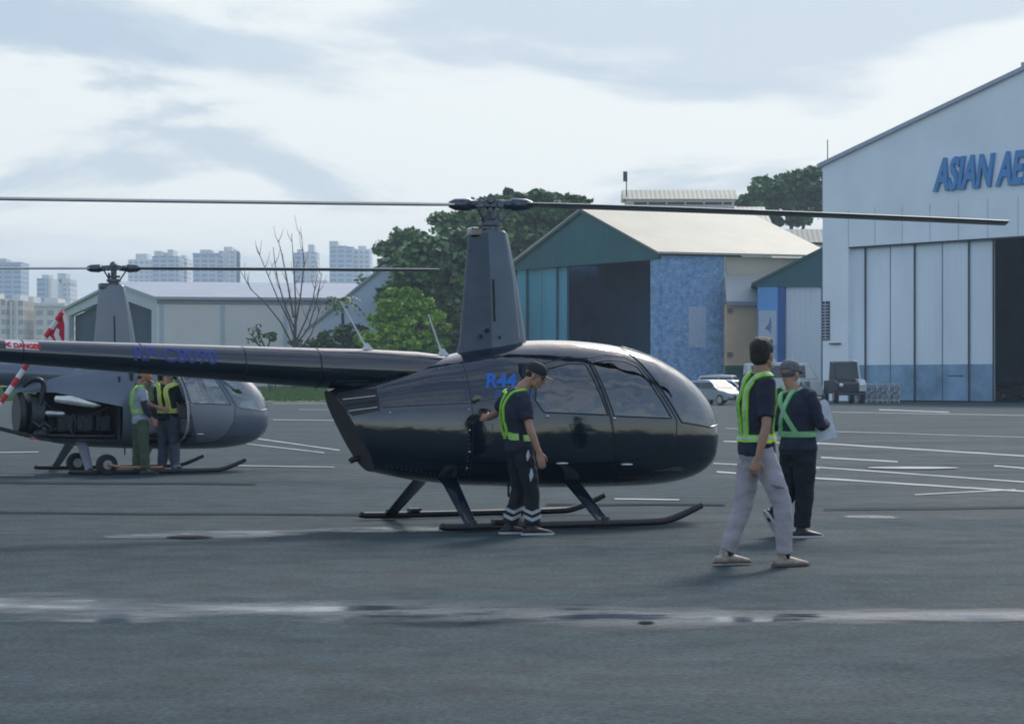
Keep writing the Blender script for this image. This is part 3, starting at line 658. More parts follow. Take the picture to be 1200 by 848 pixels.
# ------------------------------------------------------------------ ground
def ground_material():
    m = M('asphalt', (.038, .058, .067), .9, 0, .10, .25, bump=.7, bscale=70)
    nt = m.node_tree; N = nt.nodes; L = nt.links; b = N['Principled BSDF']
    b.inputs['Specular IOR Level'].default_value = .10
    tc = N.new('ShaderNodeTexCoord')
    mp = N.new('ShaderNodeMapping'); mp.inputs['Scale'].default_value = (.25, .5, 1); L.new(tc.outputs['Object'], mp.inputs[0])
    n1 = N.new('ShaderNodeTexNoise'); n1.inputs['Scale'].default_value = 1; n1.inputs['Detail'].default_value = 6; L.new(mp.outputs[0], n1.inputs[0])
    n2 = N.new('ShaderNodeTexNoise'); n2.inputs['Scale'].default_value = 28; n2.inputs['Detail'].default_value = 3; L.new(tc.outputs['Object'], n2.inputs[0])
    old = b.inputs['Base Color'].links[0].from_socket
    def mul(src, s, lo, hi, c0, c1):
        r = N.new('ShaderNodeMapRange'); r.inputs[1].default_value = lo; r.inputs[2].default_value = hi; r.inputs[3].default_value = c0; r.inputs[4].default_value = c1; L.new(s, r.inputs[0])
        mx = N.new('ShaderNodeMix'); mx.data_type = 'RGBA'; mx.blend_type = 'MULTIPLY'; mx.inputs[0].default_value = 1; L.new(src, mx.inputs[6]); L.new(r.outputs[0], mx.inputs[7]); return mx.outputs[2]
    c = mul(old, n1.outputs[0], .35, .65, .92, 1.08); c = mul(c, n2.outputs[0], .3, .7, .6, 1.45); L.new(c, b.inputs['Base Color'])
    n3 = N.new('ShaderNodeTexNoise'); n3.inputs['Scale'].default_value = 2.2; n3.inputs['Detail'].default_value = 9; n3.inputs['Roughness'].default_value = .7; L.new(tc.outputs['Object'], n3.inputs[0]); c = mul(c, n3.outputs[0], .35, .65, .72, 1.3); L.new(c, b.inputs['Base Color'])
    r = N.new('ShaderNodeMapRange'); r.inputs[1].default_value = .35; r.inputs[2].default_value = .65; r.inputs[3].default_value = .78; r.inputs[4].default_value = .92; L.new(n1.outputs[0], r.inputs[0]); L.new(r.outputs[0], b.inputs['Roughness'])
    return m
def sheet(name, pts, mat, z, kind='structure'):
    bm = bmesh.new(); bm.faces.new([bm.verts.new((p[0], p[1], z)) for p in pts]); 
    for f in bm.faces:
        if f.calc_area() and f.normal.z < 0: f.normal_flip()
    return tag(obj(name, bm, mat), kind=kind)
tag(sheet('ground', [(-720, -190), (720, -190), (720, 1740), (-720, 1740)], ground_material(), 0))
bm = bmesh.new(); rows_ = [[bm.verts.new((x, y, z)) for x in (x0, x0*.7+x1*.3, x0*.4+x1*.6, x1)] for y, z, x0, x1 in ((157, .012, -200, -13), (163, .12, -200, -12.5), (176, .45, -200, -11), (192, .68, -200, -9), (215, .75, -200, -6), (420, .75, -300, -30))]
for r0, r1 in zip(rows_, rows_[1:]):
    for i in range(3): bm.faces.new([r0[i], r0[i+1], r1[i+1], r1[i]])

tag(obj('grass_field', bm, M('grass', (.07, .14, .03), .9, 0, .35, 1.5, col2=(.13, .20, .05))), kind='structure')
# grass tufts along the visible strip
def blades_mesh(name, centers, h, w, mat, parent=None, n=3):
    k = len(centers); c = np.asarray(centers, float); th = np.random.rand(k)*6.28; hh = h*(.6+.8*np.random.rand(k))
    dx = np.cos(th)*w/2; dy = np.sin(th)*w/2; lean = (np.random.rand(k, 2)-.5)*h*.5
    v = np.zeros((k, 3, 3)); v[:, 0] = c; v[:, 1] = c; v[:, 2] = c; v[:, 0, 0] -= dx; v[:, 0, 1] -= dy; v[:, 1, 0] += dx; v[:, 1, 1] += dy
    v[:, 2, 0] += lean[:, 0]; v[:, 2, 1] += lean[:, 1]; v[:, 2, 2] += hh
    me = bpy.data.meshes.new(name); me.from_pydata(v.reshape(-1, 3).tolist(), [], np.arange(3*k).reshape(-1, 3).tolist()); return link_mesh(me, name, parent, mat)
cc = [(random.uniform(-45, -13), yy, float(np.interp(yy, [157, 163, 176, 192, 215], [.0, .1, .43, .66, .73]))) for yy in [random.uniform(158, 200) for _ in range(12000)]]
tag(blades_mesh('grass', cc, .28, .35, MATS['grass']), 'short green grass growing along the far edge of the apron', 'grass', kind='stuff')
# painted lines (end pixel pairs measured on the ground)
paint = M('worn_paint', (.27, .29, .31), .75, 0, .3, 1.2)
def line(a, b, w=2.2, z=.004):
    w *= .72
    (x0, y0), (x1, y1) = a, b; ps = []
    for (x, y) in ((x0, y0-w/2), (x1, y1-w/2), (x1, y1+w/2), (x0, y0+w/2)): ps.append(G(x, y))
    bm = bmesh.new(); n_ = 24; lo, hi = [], []
    for i in range(n_+1):
        t = i/n_; j = random.uniform(-.12, .12)
        p = ps[0].lerp(ps[1], t); q = ps[3].lerp(ps[2], t); m_ = (q-p)
        lo.append(p+m_*(.1+j*.6)); hi.append(q-m_*(.1-j*.5))
    lo = [bm.verts.new((p.x, p.y, z)) for p in lo]; hi = [bm.verts.new((p.x, p.y, z)) for p in hi]
    for i in range(n_): bm.faces.new([lo[i], lo[i+1], hi[i+1], hi[i]])
    tag(obj('painted_line', bm, paint), kind='structure')
zz = .004
for a, b, w in [((955, 519), (1215, 535), 2.4), ((848, 517), (960, 520), 2), ((962, 536), (1052, 541), 2.6), ((836, 543), (960, 549), 2), ((950, 547), (1215, 566), 2.2), ((840, 553), (1215, 577), 3), ((1072, 580), (1190, 574), 2), ((1165, 546), (1215, 550), 2.4),
                ((720, 585), (796, 586), 2.4), ((1030, 480), (1112, 483), 1.8), ((870, 481), (1215, 487), .8), ((850, 502), (1215, 513), .9), ((300, 514), (398, 528), 2.2), ((286, 520), (380, 531), 1.8), ((270, 546), (392, 548), 1.6),
                ((-20, 531), (45, 530), 1.8), ((-20, 503), (60, 506), 2.6), ((0, 558), (40, 558), 1.6), ((320, 473), (600, 471), .8), ((320, 492), (400, 493), 1.2), ((350, 480), (430, 481), .7)]:
    line(a, b, w, zz); zz += .0006
bm = bmesh.new(); ctr = G(1070, 549)
for r0, r1 in ((.86, 1.0),):
    vs = []
    for k in range(40):
        a = 2*math.pi*k/40; vs.append([bm.verts.new((ctr.x+.74*r*math.cos(a), ctr.y+.5*r*math.sin(a), .018)) for r in (.0, 1.0)][1])
    bm.faces.new(vs)
tag(obj('painted_spot', bm, paint), kind='structure')
# wet patches left by rain: real thin water films with broken edges
def wet_mat():
    m = bpy.data.materials.new('wet_film'); m.use_nodes = True; nt = m.node_tree; N = nt.nodes; L = nt.links; b = N['Principled BSDF']
    b.inputs['Base Color'].default_value = (.05, .07, .095, 1); b.inputs['Roughness'].default_value = .16
    tc = N.new('ShaderNodeTexCoord'); mp = N.new('ShaderNodeMapping'); mp.inputs['Scale'].default_value = (.55, 1.1, 1); L.new(tc.outputs['Object'], mp.inputs[0])
    n1 = N.new('ShaderNodeTexNoise'); n1.inputs['Scale'].default_value = 1.4; n1.inputs['Detail'].default_value = 8; n1.inputs['Roughness'].default_value = .6; L.new(mp.outputs[0], n1.inputs[0])
    at = N.new('ShaderNodeAttribute'); at.attribute_name = 'edge'
    s = N.new('ShaderNodeMath'); s.operation = 'MULTIPLY_ADD'; s.inputs[1].default_value = .55; L.new(at.outputs['Fac'], s.inputs[0]); L.new(n1.outputs[0], s.inputs[2])
    r = N.new('ShaderNodeMapRange'); r.inputs[1].default_value = .78; r.inputs[2].default_value = 1.12; r.inputs[4].default_value = .92; L.new(s.outputs[0], r.inputs[0])
    r2 = N.new('ShaderNodeMapRange'); r2.inputs[1].default_value = .40; r2.inputs[2].default_value = .62; r2.inputs[3].default_value = .50; r2.inputs[4].default_value = .10; L.new(n1.outputs[0], r2.inputs[0]); L.new(r2.outputs[0], b.inputs['Roughness'])
    t = N.new('ShaderNodeBsdfTransparent'); mx = N.new('ShaderNodeMixShader'); L.new(r.outputs[0], mx.inputs[0]); L.new(t.outputs[0], mx.inputs[1]); L.new(b.outputs[0], mx.inputs[2]); L.new(mx.outputs[0], N['Material Output'].inputs[0]); return m
wm = wet_mat()
def puddle(name, cps, z):
    """cps: centre line pixels (x, y, half height px)"""
    bm = bmesh.new(); pts = crom(cps, 12); rows = []; lay = None
    for (x, y, h) in pts:
        r = []
        for t in np.linspace(-1, 1, 9): g = G(x, y+t*h); r.append((g.x, g.y, z, 1-abs(t)**1.5))
        rows.append(r)
    me = bpy.data.meshes.new(name); co = []; ed = []; fa = []
    for i, r in enumerate(rows):
        e = min(1, i/5, (len(rows)-1-i)/5)
        for p in r: co.append(p[:3]); ed.append(p[3]*e)
    for i in range(len(rows)-1):
        for k in range(8): a = i*9+k; fa.append((a, a+9, a+10, a+1))
    me.from_pydata(co, [], fa); at = me.attributes.new('edge', 'FLOAT', 'POINT'); at.data.foreach_set('value', ed)
    return tag(link_mesh(me, name, None, wm), kind='structure')
puddle('puddle', [(-160, 708, 20), (0, 712, 24), (150, 714, 25), (300, 714, 22), (450, 716, 26), (600, 720, 27), (760, 725, 24), (900, 724, 18), (1080, 722, 16), (1250, 722, 15), (1400, 722, 14)], .006)
puddle('puddle', [(100, 631, 3), (180, 628, 7), (260, 626, 9), (340, 624, 7), (430, 621, 6), (520, 620, 6), (600, 620, 3)], .008)
puddle('puddle', [(980, 606, 2), (1020, 606, 4), (1060, 607, 2)], .007)
dk = M('dry_asphalt_and_reflection', (.018, .024, .03), .95); dk.node_tree.nodes['Principled BSDF'].inputs['Specular IOR Level'].default_value = .04
for k, (x, y, w, h) in enumerate(((222, 630, 26, 1.5), (757, 731, 10, 1.3), (935, 722, 26, .8))):  # first two dry islands; the last paints a dark reflection in the puddle
    bm = bmesh.new(); vs = []
    for i in range(24):
        a = 2*math.pi*i/24; g = G(x+w*math.cos(a)*(1+.15*math.sin(3*a)), y+h*math.sin(a)); vs.append(bm.verts.new((g.x, g.y, .012+k*.001)))
    bm.faces.new(vs); tag(obj('asphalt_reflection_patch', bm, dk), kind='structure')
# tar seams across the apron
tar = M('tar_seam', (.018, .026, .032), .95); tar.node_tree.nodes['Principled BSDF'].inputs['Specular IOR Level'].default_value = .04
zz = .016
for a, b, w in (((-40, 601), (440, 604), 1.1), ((640, 592), (850, 592), 1.2), ((965, 598), (1240, 595), .9), ((-40, 566), (300, 568), .9)):
    (x0, y0), (x1, y1) = a, b; bm = bmesh.new(); lo, hi = [], []
    for i in range(31):
        t = i/30; x = x0+(x1-x0)*t; y = y0+(y1-y0)*t+.25*math.sin(t*9+x0)+random.uniform(-.12, .12); q = G(x, y-w/2); r = G(x, y+w/2); lo.append(bm.verts.new((q.x, q.y, zz))); hi.append(bm.verts.new((r.x, r.y, zz)))
    for i in range(30): bm.faces.new([lo[i], lo[i+1], hi[i+1], hi[i]])
    tag(obj('tar_seam', bm, tar), kind='structure'); zz += .0006
# ------------------------------------------------------------------ helicopters
blackp = M('gloss_black_paint', (.004, .010, .022), .09, 0, .15, 2, 1.0, 2.2, coat=.6, ior=1.75)
blackp2 = M('satin_black_trim', (.012, .018, .028), .25, 0, .1, 2)
greyp = M('silver_grey_paint', (.13, .155, .20), .28, .25, .08, 2, coat=.4)
greyp2 = M('silver_grey_trim', (.20, .22, .26), .35, .2, .08, 2)
helicopter('helicopter', (-.213, 23.3, 0), R(24), 'glossy black helicopter in the foreground with curved skids and closed doors', blackp, blackp2, False, True, ((2, 5.2, .05, -.17),))
helicopter('helicopter', (-6.24, 36.5, 0), R(25), 'silver grey helicopter on the left with its engine uncovered and rear door open', greyp, greyp2, True, False, ((0, 5.1, .0, -.03),))
# ------------------------------------------------------------------ the people
LIME = M('vest_lime', (.30, .66, .06), .6, 0, .1, 20); LIME2 = M('vest_green', (.20, .60, .20), .6, 0, .1, 20); YEL = M('vest_yellow', (.62, .72, .05), .6, 0, .1, 20); REFL = M('reflective_tape', (.42, .45, .50), .35, .2, .15, 30)
K = dict(black=('cloth_black', (.008, .011, .019), .85, 0, .25, 12, .4, 120), navy=('cloth_navy', (.016, .022, .045), .85, 0, .25, 12, .4, 120), grey=('trouser_light_grey', (.36, .33, .37), .85, 0, .10, 10, .4, 120),
         green=('trouser_green', (.06, .085, .055), .9, 0, .2, 10), slate=('trouser_slate', (.06, .075, .11), .9, 0, .2, 10), tee=('tee_grey', (.28, .31, .38), .85, 0, .12, 10), white=('shirt_white', (.6, .58, .58), .8, 0, .1, 10),
         hair=('hair_dark', (.022, .015, .013), .6, 0, .5, 40, .8, 300), hair2=('hair_grey', (.10, .10, .11), .6, 0, .4, 60, .6, 200), cap=('cap_black', (.015, .017, .022), .8), cap2=('cap_grey', (.13, .125, .14), .8, 0, .3, 40), cap3=('cap_orange', (.42, .16, .07), .8),
         shoe=('shoe_black', (.015, .017, .022), .5), beige=('shoe_beige', (.34, .28, .23), .7, 0, .35, 25), solew=('sole_pale', (.5, .5, .5), .6), soleb=('sole_dark', (.03, .03, .035), .7), sole3=('sole_brown', (.12, .09, .08), .7), sock=('sock_black', (.015, .015, .02), .9), mask=('mask_pale', (.55, .60, .66), .8))
# man beside the black helicopter
o1 = V((617-600)*21.7/F, 21.7, 0)
J = dict(hips=V(-.06, 0, .80), waist=V(-.085, 0, .93), chest=V(-.105, 0, 1.12), shoulders=V(-.085, 0, 1.29), neck=V(-.035, 0, 1.365), head=V(.085, 0, 1.475), hs=.98,
         sh_r=V(-.03, -.165, 1.265), el_r=V(.03, -.225, .99), wr_r=V(.115, -.21, .765), hand_r=(V(.25, 0, -1), V(-.3, .9, 0), V(.9, .3, .2)),
         sh_l=V(-.155, .165, 1.285), el_l=V(-.29, .33, 1.12), wr_l=V(-.365, .49, 1.075), hand_l=(V(-.55, .8, .05), V(.6, .6, -.4), V(.3, .2, 1)), curl=14,
         hi_r=V(-.03, -.085, .78), kn_r=V(.045, -.09, .43), an_r=V(.055, -.08, .085), hi_l=V(-.09, .085, .78), kn_l=V(-.07, .09, .43), an_l=V(-.15, .08, .085), cuff=1.18, hem=.0, sleeve=.72, legw=.98)
pr, band, Q, fr = person('person', o1, J, 'man in black cap and lime vest touching the black helicopter', R(18), voxel=.0065, look=R(-12), pitch=R(24), colors=dict(trousers=K['black'], shirt=K['navy'], shoe=K['shoe'], sole=K['solew'], hair=K['hair'], cap=K['cap']), hair='cap')
band([(-60, 1.345), (-100, 1.335), (-140, 1.30), (-160, 1.22), (-165, 1.10), (-160, .92)], .022, LIME); band([(60, 1.345), (110, 1.33), (150, 1.28), (165, 1.2), (165, 1.08), (165, .92)], .030, LIME)
band([(-55, 1.34), (-35, 1.28), (-25, 1.18), (-22, 1.05), (-22, .94)], .034, LIME); band([(55, 1.34), (35, 1.28), (25, 1.18), (25, 1.05), (25, .94)], .034, LIME)
band([(-150+k*20, .925-.015*math.sin(k)) for k in range(3)], .062, LIME, 'vest_belt'); band([(-95+k*18, .895) for k in range(5)], .062, LIME, 'vest_belt'); band([(170+k*18, .925) for k in range(2)], .062, LIME, 'vest_belt')
for sg, kn, an in ((-1, J['kn_r'], J['an_r']), (1, J['kn_l'], J['an_l'])):
    for t in (.62, .80):
        bm = bmesh.new(); c = kn.lerp(an, t); rg = []
        for dz in (.016, -.016): rg.append([c+V(.083*math.cos(a), .083*math.sin(a), dz+.035*abs(math.cos(a))-.01) for a in [2*math.pi*i/28 for i in range(28)]])
        rings_loft(bm, rg, cap=False); obj('leg_stripe', bm, REFL, pr, True)
for (x, z, h) in ((-.0, .98-.02-.0, 0),): pass
for c, s_ in ((V(.015, -.178, .74), .05), (V(.045, -.178, .56), .06)):
    bm = bmesh.new(); tube(bm, [c+V(0, 0, s_), c, c-V(.01, 0, s_)], [(.004, .004), (.020, .008), (.004, .004)], 8, side=(1, 0, 0)); obj('pocket_patch', bm, REFL, pr, True)
# man walking, seen largest
o2 = V((895-600)*18.0/F, 18.0, 0)
J = dict(hips=V(-.055, 0, .90), waist=V(-.06, 0, 1.04), chest=V(-.06, 0, 1.23), shoulders=V(-.045, 0, 1.42), neck=V(-.015, 0, 1.50), head=V(-.005, .01, 1.625), hs=1.04,
         sh_r=V(.00, -.17, 1.40), el_r=V(-.005, -.225, 1.09), wr_r=V(-.07, -.23, .835), hand_r=(V(-.35, 0, -1), V(.2, .9, 0), V(.9, -.2, -.3)),
         sh_l=V(-.11, .17, 1.41), el_l=V(-.10, .24, 1.12), wr_l=V(-.04, .26, .87), curl=38,
         hi_r=V(-.02, -.085, .87), kn_r=V(.135, -.09, .47), an_r=V(.15, -.08, .09), hi_l=V(-.09, .085, .87), kn_l=V(-.15, .08, .47), an_l=V(-.285, .05, .10), hem=.05, sleeve=.80, legw=.97, cuff=1.0)
pr, band, Q, fr = person('person', o2, J, 'bareheaded man in light grey trousers and beige shoes walking right', R(20), voxel=.0065, look=R(52), pitch=R(0), colors=dict(trousers=K['grey'], shirt=K['navy'], shoe=K['beige'], sole=K['sole3'], hair=K['hair'], sock=K['sock'], mask=K['mask']), hair='hair')
band([(195, 1.50), (180, 1.44), (172, 1.3), (172, 1.15), (172, .99)], .060, LIME); band([(-70, 1.475), (-105, 1.47), (-135, 1.42), (-150, 1.34), (-152, 1.2), (-152, .99)], .055, LIME)
band([(-50, 1.47), (-35, 1.38), (-28, 1.25), (-25, 1.1), (-25, .99)], .05, LIME); band([(50, 1.47), (35, 1.38), (28, 1.25), (25, 1.1), (25, .99)], .05, LIME)
band([(k*20, .985) for k in range(-1, 18)], .055, LIME, 'vest_belt')
for a in (-62, -88): band([(a-6, .985), (a, .985), (a+8, .985)], .075, YEL, 'vest_patch', off=.018)
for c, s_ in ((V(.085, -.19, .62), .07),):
    bm = bmesh.new(); tube(bm, [c+V(-.05, 0, .015), c, c+V(.05, 0, -.01)], [(.003, .003), (.012, .007), (.003, .003)], 8, side=(0, 0, 1)); obj('pocket_flap_shade', bm, M('pocket_shadow', (.16, .15, .17), .9), pr, True)  # pocket shadow painted on as a darker copy of the trouser grey
# man with papers
o3 = V((935-600)*21.3/F, 21.3, 0)
J = dict(hips=V(0, 0, .80), waist=V(.0, 0, .93), chest=V(-.03, 0, 1.13), shoulders=V(-.045, 0, 1.30), neck=V(-.05, 0, 1.375), head=V(-.065, .02, 1.49), hs=1.0, build=1.1,
         sh_r=V(.09, -.14, 1.28), el_r=V(.19, -.15, 1.03), wr_r=V(.27, .04, 1.03), hand_r=(V(.1, 1, .15), V(-1, .1, 0), V(0, 0, 1)),
         sh_l=V(-.17, .14, 1.28), el_l=V(-.22, .22, 1.02), wr_l=V(.02, .36, 1.02), curl=45,
         hi_r=V(.05, -.06, .77), kn_r=V(.055, -.06, .43), an_r=V(.03, -.06, .085), hi_l=V(-.05, .07, .77), kn_l=V(-.06, .10, .43), an_l=V(-.20, .06, .20), foot_l=V(.5, .3, -.8), foot_r=V(.95, .3, 0), hem=.0, sleeve=1.2, legw=1.12)
pr, band, Q, fr = person('person', o3, J, 'man in dark jacket and crossed green straps carrying white papers', R(42), voxel=.0065, look=R(48), pitch=R(8), colors=dict(trousers=K['black'], shirt=K['navy'], shoe=K['shoe'], sole=K['solew'], hair=K['hair2'], cap=K['cap2'], mask=K['mask']), hair='cap')
band([(-95, 1.37), (-140, 1.33), (-165, 1.24), (-185, 1.13), (-205, 1.03), (-220, .95)], .042, LIME2); band([(95, 1.37), (140, 1.33), (165, 1.24), (185, 1.13), (205, 1.03), (222, .95)], .042, LIME2)
band([(60, 1.37), (40, 1.3), (30, 1.15), (28, .95)], .04, LIME2); band([(-60, 1.37), (-40, 1.3), (-30, 1.15), (-28, .95)], .04, LIME2); band([(k*20, .945) for k in range(-1, 18)], .05, LIME2, 'vest_belt')
bm = bmesh.new(); c = o3+V(.20, .045, 1.07); A = Matrix.Rotation(R(-14), 4, 'Y')@Matrix.Rotation(R(20), 4, 'Z')
for k in range(4): box(bm, (-.11+.006*k, -.002*k-.0006, -.19), (.115+.006*k, -.002*k+.0004, .17-.01*k), A)
tag(obj('paper_sheaf', bm, M('paper', (.62, .66, .74), .8, 0, .12, 14)), 'loose sheaf of white papers held by the man in the dark jacket', 'papers').location = c
# two men by the grey helicopter and one sitting in it
o4 = V((165-600)*35.5/F, 35.5, 0)
J = dict(hips=V(0, 0, .82), waist=V(-.01, 0, .95), chest=V(-.02, 0, 1.13), shoulders=V(-.01, 0, 1.29), neck=V(.01, 0, 1.36), head=V(.05, 0, 1.455), sh_r=V(.03, -.15, 1.27), el_r=V(.11, -.20, 1.01), wr_r=V(.20, -.12, .83), sh_l=V(-.05, .15, 1.27), el_l=V(.12, .22, 1.05), wr_l=V(.3, .15, 1.0),
         hi_r=V(.03, -.08, .80), kn_r=V(.06, -.09, .44), an_r=V(.09, -.09, .085), hi_l=V(-.03, .08, .80), kn_l=V(-.06, .09, .44), an_l=V(-.08, .09, .085), hem=.05, sleeve=.6, legw=1.05)
pr, band, Q, fr = person('person', o4, J, 'man in orange cap, grey shirt and green trousers beside the grey helicopter', R(15), voxel=.009, look=R(0), pitch=R(30), colors=dict(trousers=K['green'], shirt=K['tee'], shoe=K['shoe'], sole=K['soleb'], hair=K['hair'], cap=K['cap3']), hair='cap')
band([(-65, 1.345), (-100, 1.335), (-130, 1.28), (-138, 1.1), (-140, .95)], .045, LIME); band([(60, 1.34), (120, 1.33), (160, 1.28), (170, 1.1), (172, .95)], .05, LIME); band([(k*20, .965) for k in range(-1, 18)], .06, LIME, 'vest_belt')
bm = bmesh.new(); tube(bm, [J['sh_r'].lerp(J['el_r'], .6), J['el_r'], J['el_r'].lerp(J['wr_r'], .55)], [.052, .050, .045], 14, round_ends=True, sub=2); obj('elbow_sleeve', bm, M(*K['navy']), pr, True)
o5 = V((197-600)*36.05/F, 36.05, 0)
J = dict(hips=V(0, 0, .84), waist=V(-.01, 0, .98), chest=V(-.03, 0, 1.16), shoulders=V(-.03, 0, 1.34), neck=V(-.02, 0, 1.41), head=V(.0, .04, 1.50), sh_r=V(.12, -.10, 1.32), el_r=V(.19, .06, 1.12), wr_r=V(.2, .28, 1.12), sh_l=V(-.17, .10, 1.32), el_l=V(-.20, .25, 1.1), wr_l=V(-.1, .42, 1.1),
         hi_r=V(.08, -.05, .82), kn_r=V(.10, -.03, .45), an_r=V(.12, -.06, .085), hi_l=V(-.08, .06, .82), kn_l=V(-.09, .08, .45), an_l=V(-.10, .05, .085), hem=.04, sleeve=1.2, legw=1.1)
pr, band, Q, fr = person('person', o5, J, 'man in dark jacket and yellow vest leaning into the grey helicopter', R(55), voxel=.009, look=R(60), pitch=R(25), colors=dict(trousers=K['slate'], shirt=K['black'], shoe=K['shoe'], sole=K['soleb'], hair=K['hair'], cap=K['cap']), hair='cap')
band([(-60, 1.39), (-110, 1.36), (-140, 1.28), (-132, 1.1), (-125, .96)], .075, YEL); band([(60, 1.39), (120, 1.36), (165, 1.28), (175, 1.1), (175, .96)], .075, YEL); band([(k*20, .965) for k in range(-1, 18)], .07, YEL, 'vest_belt')
fw, lf = V(math.cos(R(25)), math.sin(R(25)), 0), V(-math.sin(R(25)), math.cos(R(25)), 0)
o6 = V(-6.24, 36.5, 0)+fw*1.13-lf*.28
q = lambda a, b, z: fw*a+lf*b+V(0, 0, z)
J = dict(hips=q(0, 0, .93), waist=q(-.03, 0, 1.03), chest=q(-.04, 0, 1.17), shoulders=q(-.02, 0, 1.32), neck=q(.0, 0, 1.38), head=q(.03, 0, 1.485), hs=.95, sh_r=q(-.01, -.17, 1.30), el_r=q(.08, -.20, 1.07), wr_r=q(.28, -.14, 1.02), sh_l=q(-.01, .17, 1.30), el_l=q(.08, .2, 1.07), wr_l=q(.28, .14, 1.02),
         hi_r=q(.05, -.08, .92), kn_r=q(.42, -.09, .96), an_r=q(.55, -.09, .66), hi_l=q(.05, .08, .92), kn_l=q(.42, .09, .96), an_l=q(.55, .09, .66), hem=-.03, sleeve=.7)
person('person', o6, J, 'person in a white shirt sitting inside the grey helicopter', R(25), voxel=.010, colors=dict(trousers=K['slate'], shirt=K['white'], shoe=K['shoe'], sole=K['soleb'], hair=K['hair']), hair='short', hands=False)
# ------------------------------------------------------------------ hangars (each built in its own frame: x along the front, y inwards)
def frame_empty(name, p, d, label, cat, group=None):
    return empty(name, (p[0], p[1], 0), math.atan2(d[1], d[0]), label, cat, group)
def tsolve(px, X0, D0, dx, dy): k = (px-600)/F; return (k*D0-X0)/(dx-k*dy)
def wbox(name, a, b, mat, parent, bevel=0): bm = bmesh.new(); box(bm, a, b); return obj(name, bm, mat, parent, bevel=bevel)
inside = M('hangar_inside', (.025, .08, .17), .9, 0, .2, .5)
steel = M('dark_steel', (.03, .04, .06), .6)
# big pale hangar, right
X0, D0 = 22.4, 168.0; dx, dy = .6, -.8
WH = frame_empty('hangar', (X0, D0), (dx, dy), 'large pale blue white hangar with tall sliding doors at the right edge', 'hangar')
pale = M('pale_wall', (.78, .84, .90), .8, 0, .07, .25, .2, 3, detail=8); palew = corrugated('pale_gable_sheet', (.78, .84, .90), .9, .06, .6)
doorm = corrugated('door_sheet', (.72, .80, .88), .35, .10, .6); bluem = M('door_base_blue', (.20, .33, .47), .7, 0, .3, .7)
EV, AP, W, HD = 16.9, 22.1, 40.0, 10.95
xd = [tsolve(p, X0, D0, dx, dy) for p in (994, 1009.6, 1039, 1067.4, 1100, 1131, 1159, 1197)]
bm = bmesh.new()
prism(bm, [(0, 0, 0), (xd[0], 0, 0), (xd[0], 0, HD), (0, 0, HD)], (0, .6, 0)); obj('front_wall', bm, pale, WH); bm = bmesh.new(); prism(bm, [(W-2.6, 0, 0), (W, 0, 0), (W, 0, HD), (W-2.6, 0, HD)], (0, .6, 0))
obj('front_wall', bm, pale, WH)
bm = bmesh.new(); prism(bm, [(0, 0, HD), (W, 0, HD), (W, 0, EV), (W/2, 0, AP), (0, 0, EV)], (0, .6, 0)); obj('gable', bm, pale, WH)
bm = bmesh.new()
for x in (6.3, 12, 18, 26): pass
for k in range(14): box(bm, (2.6+k*2.6, -.012, HD+.002), (2.63+k*2.6, -.003, HD+2.6))
obj('sheet_joint', bm, M('joint_grey', (.22, .28, .38), .8), WH)
bm = bmesh.new()
for a, b in (((0, EV), (W/2, AP)), ((W/2, AP), (W, EV))):
    prism(bm, [(a[0]-(.35 if a[0] == 0 else 0), -.25, a[1]-(.13 if a[0] == 0 else 0)), (b[0], -.25, b[1]), (b[0], -.25, b[1]+.28), (a[0]-(.35 if a[0] == 0 else 0), -.25, a[1]+.28-(.13 if a[0] == 0 else 0))], (0, 45.4, 0))
obj('roof', bm, M('roof_bluegrey', (.35, .40, .48), .6), WH)
wbox('ridge_vent', (18.2, .3, AP-.5), (21.8, 44, AP+.30), M('roof_bluegrey', (.35, .40, .48)), WH)
for x in (.3, W-.6): wbox('side_wall', (x, .6, 0), (x+.3, 45, EV-.1), pale, WH)
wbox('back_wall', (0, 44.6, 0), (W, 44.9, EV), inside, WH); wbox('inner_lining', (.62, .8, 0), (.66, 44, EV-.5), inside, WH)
for i in range(6):
    y0 = .15+.07*(i % 2)
    d = wbox('sliding_door', (xd[i+0]+.02 if i else xd[0], y0+.25, .08), (xd[i+1]-.02, y0+.40, HD+.1), doorm, WH)
    wbox('door_base_panel', ((xd[i]+.02 if i else xd[0])+.005, y0+.235, .10), (xd[i+1]-.025, y0+.248, 2.55), bluem, d)
    wbox('door_edge', (xd[i+1]-.075, y0+.20, .08), (xd[i+1]+.045, y0+.246, HD), steel, d)
    if i == 4: wbox('door_slot', (xd[i]+.5, y0+.222, 1.72), (xd[i+1]-.5, y0+.233, 1.80), steel, d)
for i in range(6):
    a = xd[7]+i*2.9; d = wbox('sliding_door', (a, .6+.2*(i % 2), .08), (a+2.86, .75+.2*(i % 2), HD+.1), doorm, WH)
    wbox('door_base_panel', (a+.01, .585+.2*(i % 2), .10), (a+2.84, .598+.2*(i % 2), 2.55), bluem, d)
wbox('door_track', (xd[0], .05, HD-.12), (W-2.6, .12, HD), steel, WH)
bm = bmesh.new(); x0 = tsolve(963.5, X0, D0, dx, dy)+.05; x1 = tsolve(972.5, X0, D0, dx, dy)
wf = wbox('louvre_window', (x0, -.06, 4.35), (x1, -.003, 7.15), steel, WH)
for k in range(12): box(bm, (x0+.05, -.09, 4.45+.22*k), (x1-.05, -.062, 4.45+.22*k+.07))
box(bm, ((x0+x1)/2-.03, -.12, 4.36), ((x0+x1)/2+.03, -.092, 7.14)); obj('louvre', bm, M('louvre_pale', (.45, .52, .62), .6), wf); 
bm = bmesh.new()
for (x, y_) in ((1.7, 0), ): box(bm, (x-.9, -.2, 4.05), (x+.2, -.02, 4.13))
